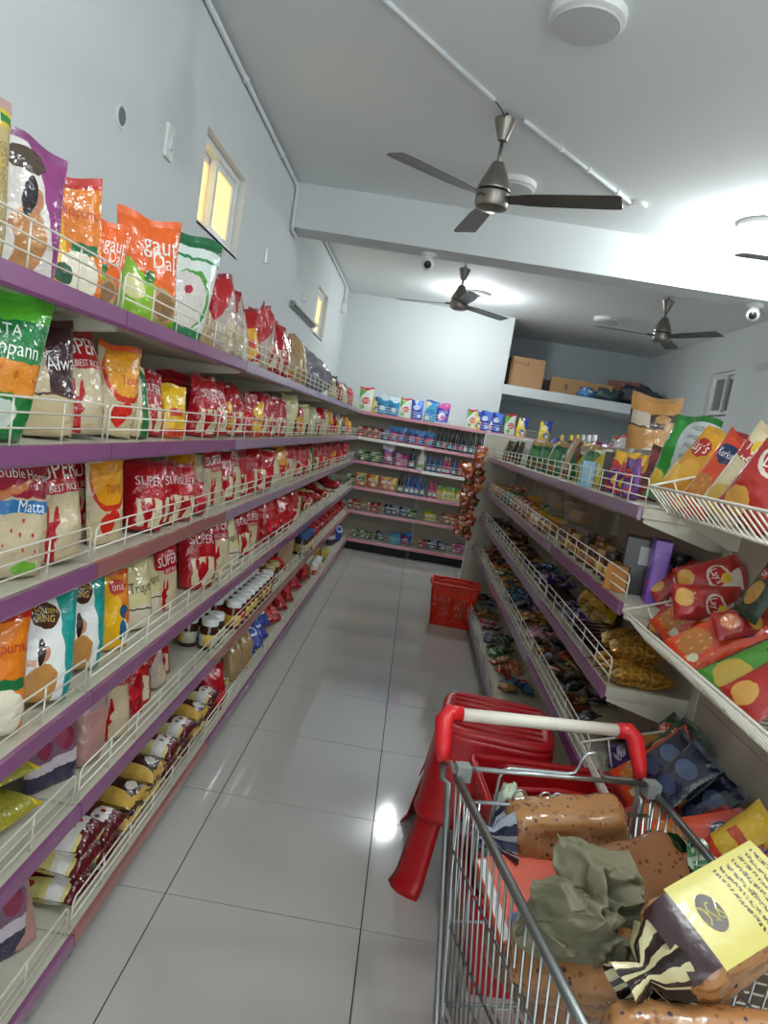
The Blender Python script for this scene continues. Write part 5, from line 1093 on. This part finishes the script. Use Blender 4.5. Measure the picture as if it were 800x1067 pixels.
# rear gate with hoops and the folded child seat flap
gt = lambda x, z: Vector((x, -.005-(ZR-z)*.20, z))
mb = MB()
for s in (-1, 1): mb.tube([gt(s*(W0-.012), ZR+.02), gt(s*(W0-.014), .62), gt(s*(W0-.03), .34), gt(s*(W0-.04), .325)], .004, 7)
mb.tube([gt(-W0+.012, ZR+.02), gt(W0-.012, ZR+.02)], .0055, 8); mb.tube([gt(-W0+.014, ZR-.045), gt(W0-.014, ZR-.045)], .004, 7); mb.tube([gt(-W0+.03, .36), gt(W0-.03, .36)], .004, 7); mb.tube([gt(-W0+.025, .52), gt(W0-.025, .52)], .0035, 7)
for x in (-.195, -.17, .16, .185, .20): mb.tube([gt(x, ZR-.045), gt(x, .36)], .003, 6)
mb.build('rear_gate', M['steel'], CT, True)
mb = MB()
for x in (-.085, -.03, -.003, .035, .115):
    c = gt(x, ZR-.045); w_ = .014
    mb.tube([gt(x-w_, .50), gt(x-w_, ZR-.03)] + [c+Vector((w_*math.cos(PI-PI*k/8), 0, .018+w_*1.1*math.sin(PI*k/8))) for k in range(9)] + [gt(x+w_, ZR-.03), gt(x+w_, .50)], .0026, 6)
mb.build('wire_hoops', M['steel'], CT, True)
hz = ZR+.025; fp = lambda x, z: Vector((x, .005, z))
MB().tube([fp(-.13, .55), fp(-.13, hz-.02), fp(-.122, hz-.004), fp(-.11, hz), fp(.02, hz), fp(.035, hz+.004), fp(.042, hz+.02), fp(.044, hz+.032), fp(.052, hz+.048), fp(.066, hz+.052), fp(.08, hz+.048), fp(.088, hz+.032), fp(.09, hz+.02), fp(.097, hz+.004), fp(.112, hz), fp(.165, hz), fp(.178, hz-.004), fp(.186, hz-.02), fp(.186, .52)], .0042, 8).build('seat_flap', M['steel'], CT, True)
for s in (-1, 1): MB().box(s*(W0-.012), .0, ZR+.01, .03, .03, .032).build('gate_hinge', plain('8A8E8C', .5, 0), CT)

# ------------------------------------------------------------------ what the trolley carries
M['loaf'] = printmat('bread_wrap_print', 'B07C4C', [('dots', 62, .26, '8E5E3A'), ('dots', 48, .17, '4E3C48')], .2, .25, 35, coord='Object')
M['loaf_dark'] = printmat('bread_wrap_dark', '8A5A38', [('dots', 60, .24, '5E3820')], .2, .25, 35, coord='Object')
M['stripe_film'] = printmat('striped_film', 'D9CF9E', [('stripes', 70, 0, .0, '2E2220')], .25, .3, warp=.03)
M['green_film'] = printmat('green_striped_film', 'C8D8BE', [('stripes', 60, 0, .0, '3A8A4A')], .25, .3, warp=.03)
M['navy_film'] = printmat('navy_striped_film', 'B8C0CC', [('stripes', 60, 0, .1, '1E2A4A')], .25, .3, warp=.03)
def rbox(sx, sy, sz, rd, seed, amp=.004, n=14):
    """soft rounded box"""
    g = []; mb = MB()
    for face in range(6):
        rows = []
        for j in range(n+1):
            row = []
            for i in range(n+1):
                a, b = -1+2*i/n, -1+2*j/n
                p = [(a, b, 1), (b, a, -1), (1, a, b), (-1, b, a), (b, 1, a), (a, -1, b)][face]
                q = Vector((p[0]*sx/2, p[1]*sy/2, p[2]*sz/2)); inn = Vector([max(-h+rd, min(h-rd, c)) for c, h in zip(q, (sx/2, sy/2, sz/2))])
                d = q-inn
                if d.length > 1e-6: q = inn+d.normalized()*rd
                q += d.normalized()*(amp*noise.noise(q*22+Vector((seed, 0, 0)))+amp*.7*noise.noise(q*55)) if d.length > 1e-6 else Vector()
                row.append(q)
            rows.append(row)
        mb.grid(rows)
    return mb
def tail(m, L=.08, r0=.05, r1=.034):
    rows = []
    for j in range(9):
        t = j/8; rr = r0*(1-t)**1.2*(1 if t < .5 else 1)+.010 if t < .45 else .012+(r1-.012)*((t-.45)/.55)**.9
        rows.append([(L*t, rr*math.cos(2*PI*i/24)*(1+.22*math.sin(i*5))*(1 if t < .45 else 1), rr*math.sin(2*PI*i/24)*(1+.22*math.sin(i*5+1)), ) for i in range(25)])
    return MB().grid(rows, lambda a, b: (a, b)).mesh('twisted_end', m, True)
def basis(right, up):
    x = Vector(right).normalized(); z = Vector(up); z = (z-x*z.dot(x)).normalized(); y = z.cross(x)
    return Matrix((x, y, z)).transposed()
def loaf(px, py, d, right, up, size, label, m='loaf', tailm=None, tside=-1, panel=None, seed=1):
    """bread loaf: local x = long axis, local z = up face"""
    R_ = basis(right, up); r = thing('bread_loaf', label, 'bread', at_d(px, py, d), R_.to_euler(), 'bread loaves in the trolley')
    rbox(*size, .03, seed, .006).build('wrapped_loaf', M[m], r, True)
    if tailm: o = put('twisted_end', tail(M[tailm]), r, (tside*size[0]*.46, 0, 0), (0, 0, PI if tside < 0 else 0))
    return r
# loaf standing in the child seat
loaf(588, 868, 1.475, CR+CF*.05, -CD-CF*.25, (.245, .10, .145), 'bread loaf in brown printed wrap standing against the trolley gate', tailm='navy_film', tside=-1)
# loaf with the yellow paper panel
up2 = (-CD*.86-CF*.50+CR*.10); rt2 = (CR*.86-CD*.30+CF*.25)
lf = loaf(750, 968, 1.0, rt2, up2, (.20, .125, .115), 'bread loaf with yellow paper panel and striped twisted end on the trolley', tailm='stripe_film', tside=-1, seed=4)
def shell(mb_, f): return mb_
pn = MB().grid([[(-.058+.158*i/8, -.058+.116*j/8, 0.0640-.003*(abs(j-4)/4)**6) for i in range(9)] for j in range(9)], lambda a, b: (a, b))
pn.build('paper_panel', printmat('yellow_paper_print', 'D9CC6E', [('vlines', .46, .97, .10, .90, 90, '4A3E22', 34)], .35, .1), lf, True)
o = MB().grid([[(-.1005-.0*j+.042*j/6, .052*math.sin(PI*(i/8-.5))*(1 if j else .94), .0640-.010*(1-j/6)**2-.05*abs(i/4-1)**3*(1-j/6)**2*.3) for i in range(9)] for j in range(7)]).build('maroon_end_print', plain('3A1E22', .3, .2), lf, True)
em = MB(); em.lathe([(0, 0), (.026, 0), (.026, .0004), (0, .0004)], 28, sy=.62); em_o = em.build('oval_emblem', plain('3A2A1A', .4, 0), lf); em_o.location = (-.024, .004, .0648); em_o.rotation_euler = (0, 0, PI/2)
for q in range(3): o = MB().tube([Vector((-.024-.010+.010*q, .004+.014*math.sin(k*.9+q), .0653)) + Vector((.004*math.cos(k*1.7), 0, 0)) for k in range(6)], .0011, 5).build('script_stroke', plain('D9CC6E', .4, 0), lf)
# loaves beneath and around
loaf(612, 1005, 1.10, CR*.75-CD*.25-CF*.6, -CD*.6-CF*.6, (.24, .12, .11), 'bread loaf in clear brown wrap under the grey-green cloth', tailm='stripe_film', tside=1, seed=6)
loaf(728, 1108, .92, CR*.95-CF*.1, -CD*.7-CF*.6, (.24, .12, .11), 'bread loaf at the bottom edge of the photo', seed=8, tailm='stripe_film', tside=1)
loaf(655, 915, 1.30, CR*.8+CF*.4, -CD*.5-CF*.6, (.23, .12, .10), 'dark bread loaf half hidden behind the cloth', 'loaf_dark', 'green_film', 1, seed=9)
loaf(560, 1010, 1.28, CR*.3-CF*.9, -CD*.6-CF*.3, (.23, .12, .10), 'dark wrapped loaf low on the left side of the trolley', 'loaf_dark', seed=10)
loaf(700, 1010, 1.22, CR*.8+CF*.2, -CD*.6-CF*.5, (.24, .12, .11), 'dark wrapped loaf under the loaf with the yellow panel', 'loaf_dark', seed=11)
loaf(640, 985, 1.36, CR*.8+CF*.2, -CD*.6-CF*.5, (.24, .12, .11), 'dark wrapped loaf at the bottom of the trolley', 'loaf_dark', seed=12)
# orange carton with a blue dot
R_ = basis(CR*.95+CF*.25, -CD*.75-CF*.6)
oc = thing('carton', 'orange carton with blue dot and black print beside the cloth', 'box', at_d(556, 932, 1.38), R_.to_euler()); bevel(MB().box(0, 0, 0, .20, .16, .02).build('box_body', plain('D2481E', .4, .05), oc), .002)
o = MB().lathe([(0, 0), (.02, 0), (.02, .0008), (0, .0008)], 24).build('blue_dot', plain('1E4A7A', .4, 0), oc); o.location = (-.055, -.05, .0102)
put('lettering', flat_text('MUSIC', .06, plain('1E1414', .5, 0)), oc, (-.02, -.045, .0112), (-PI/2, 0, 1.3)); MB().box(-.088, -.0, .0104, .018, .15, .0008).build('white_edge', plain('D8D4CC', .5, 0), oc)
# small packets on the left of the seat
blob(at_d(530, 835, 1.55)-Vector((0, 0, .03)), (.03, .03, .035), M['green_film'], 4, 'packet', 'small green and white striped packet hanging beside the seat loaf', 'packet', .4)
# crumpled cloth: radial heap of folds
def cloth(px, py, d, right, up, sx, sy, h, label, m, seed):
    R_ = basis(right, up); g = []; n = 64
    for j in range(n+1):
        row = []
        for i in range(n+1):
            a, b = -1+2*i/n, -1+2*j/n; r = min(1.2, math.hypot(a, b))
            th = math.atan2(b, a); k = 1+.16*math.sin(3*th+seed)+.10*math.sin(7*th+seed*2)
            fx = a*(1-.25*abs(b)); fy = b*(1-.2*abs(a)); q = Vector((fx*2.2+seed, fy*2.2, 0))
            wv = noise.noise(q)*.8; fold = 1-abs(noise.noise(Vector((fx*3.2+wv*1.3+seed, fy*1.5-wv, 2))))*2.6; fine = 1-abs(noise.noise(Vector((fx*5+wv, fy*4.5+wv*2, 7))))*2.2
            base = max(0, 1-(r/1.05)**2)
            z = h*(base**.7*.75 + .42*max(-.5, fold)*(base+.25) + .20*max(-.4, fine)*(base+.3)) - (h*.3*max(0, r-.9))
            row.append(Vector((fx*sx/2*k+.012*noise.noise(q*2.5+Vector((9, 1, 3))), fy*sy/2*k+.012*noise.noise(q*2.5+Vector((4, 8, 1))), z)))
        g.append(row)
    o = MB().grid(g, lambda a, b: (a, b)).build('cleaning_cloth', m, None, True); o.location = at_d(px, py, d); o.rotation_euler = R_.to_euler()
    md = o.modifiers.new('solid', 'SOLIDIFY'); md.thickness = .002; md = o.modifiers.new('sub', 'SUBSURF'); md.levels = 1; md.render_levels = 1
    return tag(o, label, 'cloth')
M['cloth'] = add_noise(principled('olive_grey_cotton', '7C7861', .9, spec=.15), 9, .25, .15, 400)
cloth(618, 955, 1.12, CR*.8+CD*.5, -CD*.5-CF*.8, .25, .19, .085, 'crumpled olive grey cloth thrown over the bread in the trolley', M['cloth'], 2.3)

# ------------------------------------------------------------------ keep neighbours on a shelf clear of each other and of the rack
KIDS = {}
for o in bpy.data.objects:
    if o.parent: KIDS.setdefault(o.parent.name, []).append(o)
def body_of(o): return o.data or KIDS[o.name][0].data
VC = {}
def local_geo(me):
    if me.name not in VC:
        a = np.empty(len(me.vertices)*3); me.vertices.foreach_get('co', a); VC[me.name] = (a.reshape(-1, 3), [tuple(p.vertices) for p in me.polygons])
    return VC[me.name]
def world_verts(o):
    v, _ = local_geo(body_of(o)); m = np.array(o.matrix_basis); return v @ m[:3, :3].T + m[:3, 3]
def fit(o, ax, a0, a1, z0, z1):
    for _ in range(3):
        w_ = world_verts(o); lo, hi = w_.min(0), w_.max(0)
        f = min(1, (z1-z0)/max(1e-6, hi[2]-lo[2]), (a1-a0)/max(1e-6, hi[ax]-lo[ax]))
        if f < .999: o.scale = [c*f for c in o.scale]; continue
        break
    w_ = world_verts(o); lo, hi = w_.min(0), w_.max(0); l = o.location
    if lo[2] < z0 or (lo[2]-z0 < .03): l.z += z0-lo[2]
    elif hi[2] > z1: l.z -= hi[2]-z1
    if lo[ax] < a0: l[ax] += a0-lo[ax]
    elif hi[ax] > a1: l[ax] -= hi[ax]-a1
def limits(kind, k):
    if kind == 'left': return 0, XBL+.037, FX[k]-.022, Z[k]+.001, (Z[k-1]-.034 if k else 9)
    if kind == 'right': return 0, RFX[k]+.022, GX-.037, RZ[k]+.001, (RZ[k-1]-.034 if k else 9)
    if kind == 'back': return 1, YB-.012-.39+.022, YB-.05, Z[k]+.001, (Z[k-1]-.034 if k else 9)
    zr, zb, xr, xb = ((1.447, 1.377, .672, .745), (1.078, 1.00, .672, .755), (.66, .55, .63, .69))[k]
    return 0, xr+.035, .938, zb+.004, (9, 1.36, .97)[k]
for (kind, k), row in ROWS.items():
    ax, a0, a1, z0, z1 = limits(kind, k); al = 1-ax
    for o in row: fit(o, ax, a0, a1, z0, z1)
    start = {o.name: o.location[al] for o in row}; trees = {}
    def tree(o):
        if o.name not in trees:
            w_ = world_verts(o); trees[o.name] = (BVHTree.FromPolygons(w_.tolist(), local_geo(body_of(o))[1]), w_.min(0), w_.max(0))
        return trees[o.name]
    for it in range(12):
        row.sort(key=lambda o: o.location[al]); hit = 0; moved = set()
        for i, p in enumerate(row):
            tp = tree(p)
            for q in row[i+1:i+24]:
                tq = tree(q)
                if (tp[1] > tq[2]).any() or (tq[1] > tp[2]).any() or not tp[0].overlap(tq[0]): continue
                hit += 1; moved |= {p, q}
        for o in moved: o.scale = (o.scale[0]*.974, o.scale[1]*.925, o.scale[2]*.993)
        for i, p in enumerate(row):
            if p in moved:
                tgt = p.location[al] + random.uniform(-.012, .012)
                if abs(tgt-start[p.name]) < .035: p.location[al] = tgt
                fit(p, ax, a0, a1, z0, z1); trees.pop(p.name, None)
        if not hit: break

settle_labels()
for (d_, p_), os_ in PENDX.items():
    os_ = sorted(os_, key=lambda o: o.location.x)
    for i, o in enumerate(os_): o['label'] = f'{d_} {p_}' if len(os_) == 1 else f"{d_} {p_}, {'leftmost' if i == 0 else ORDN[i]+' from the left'}"
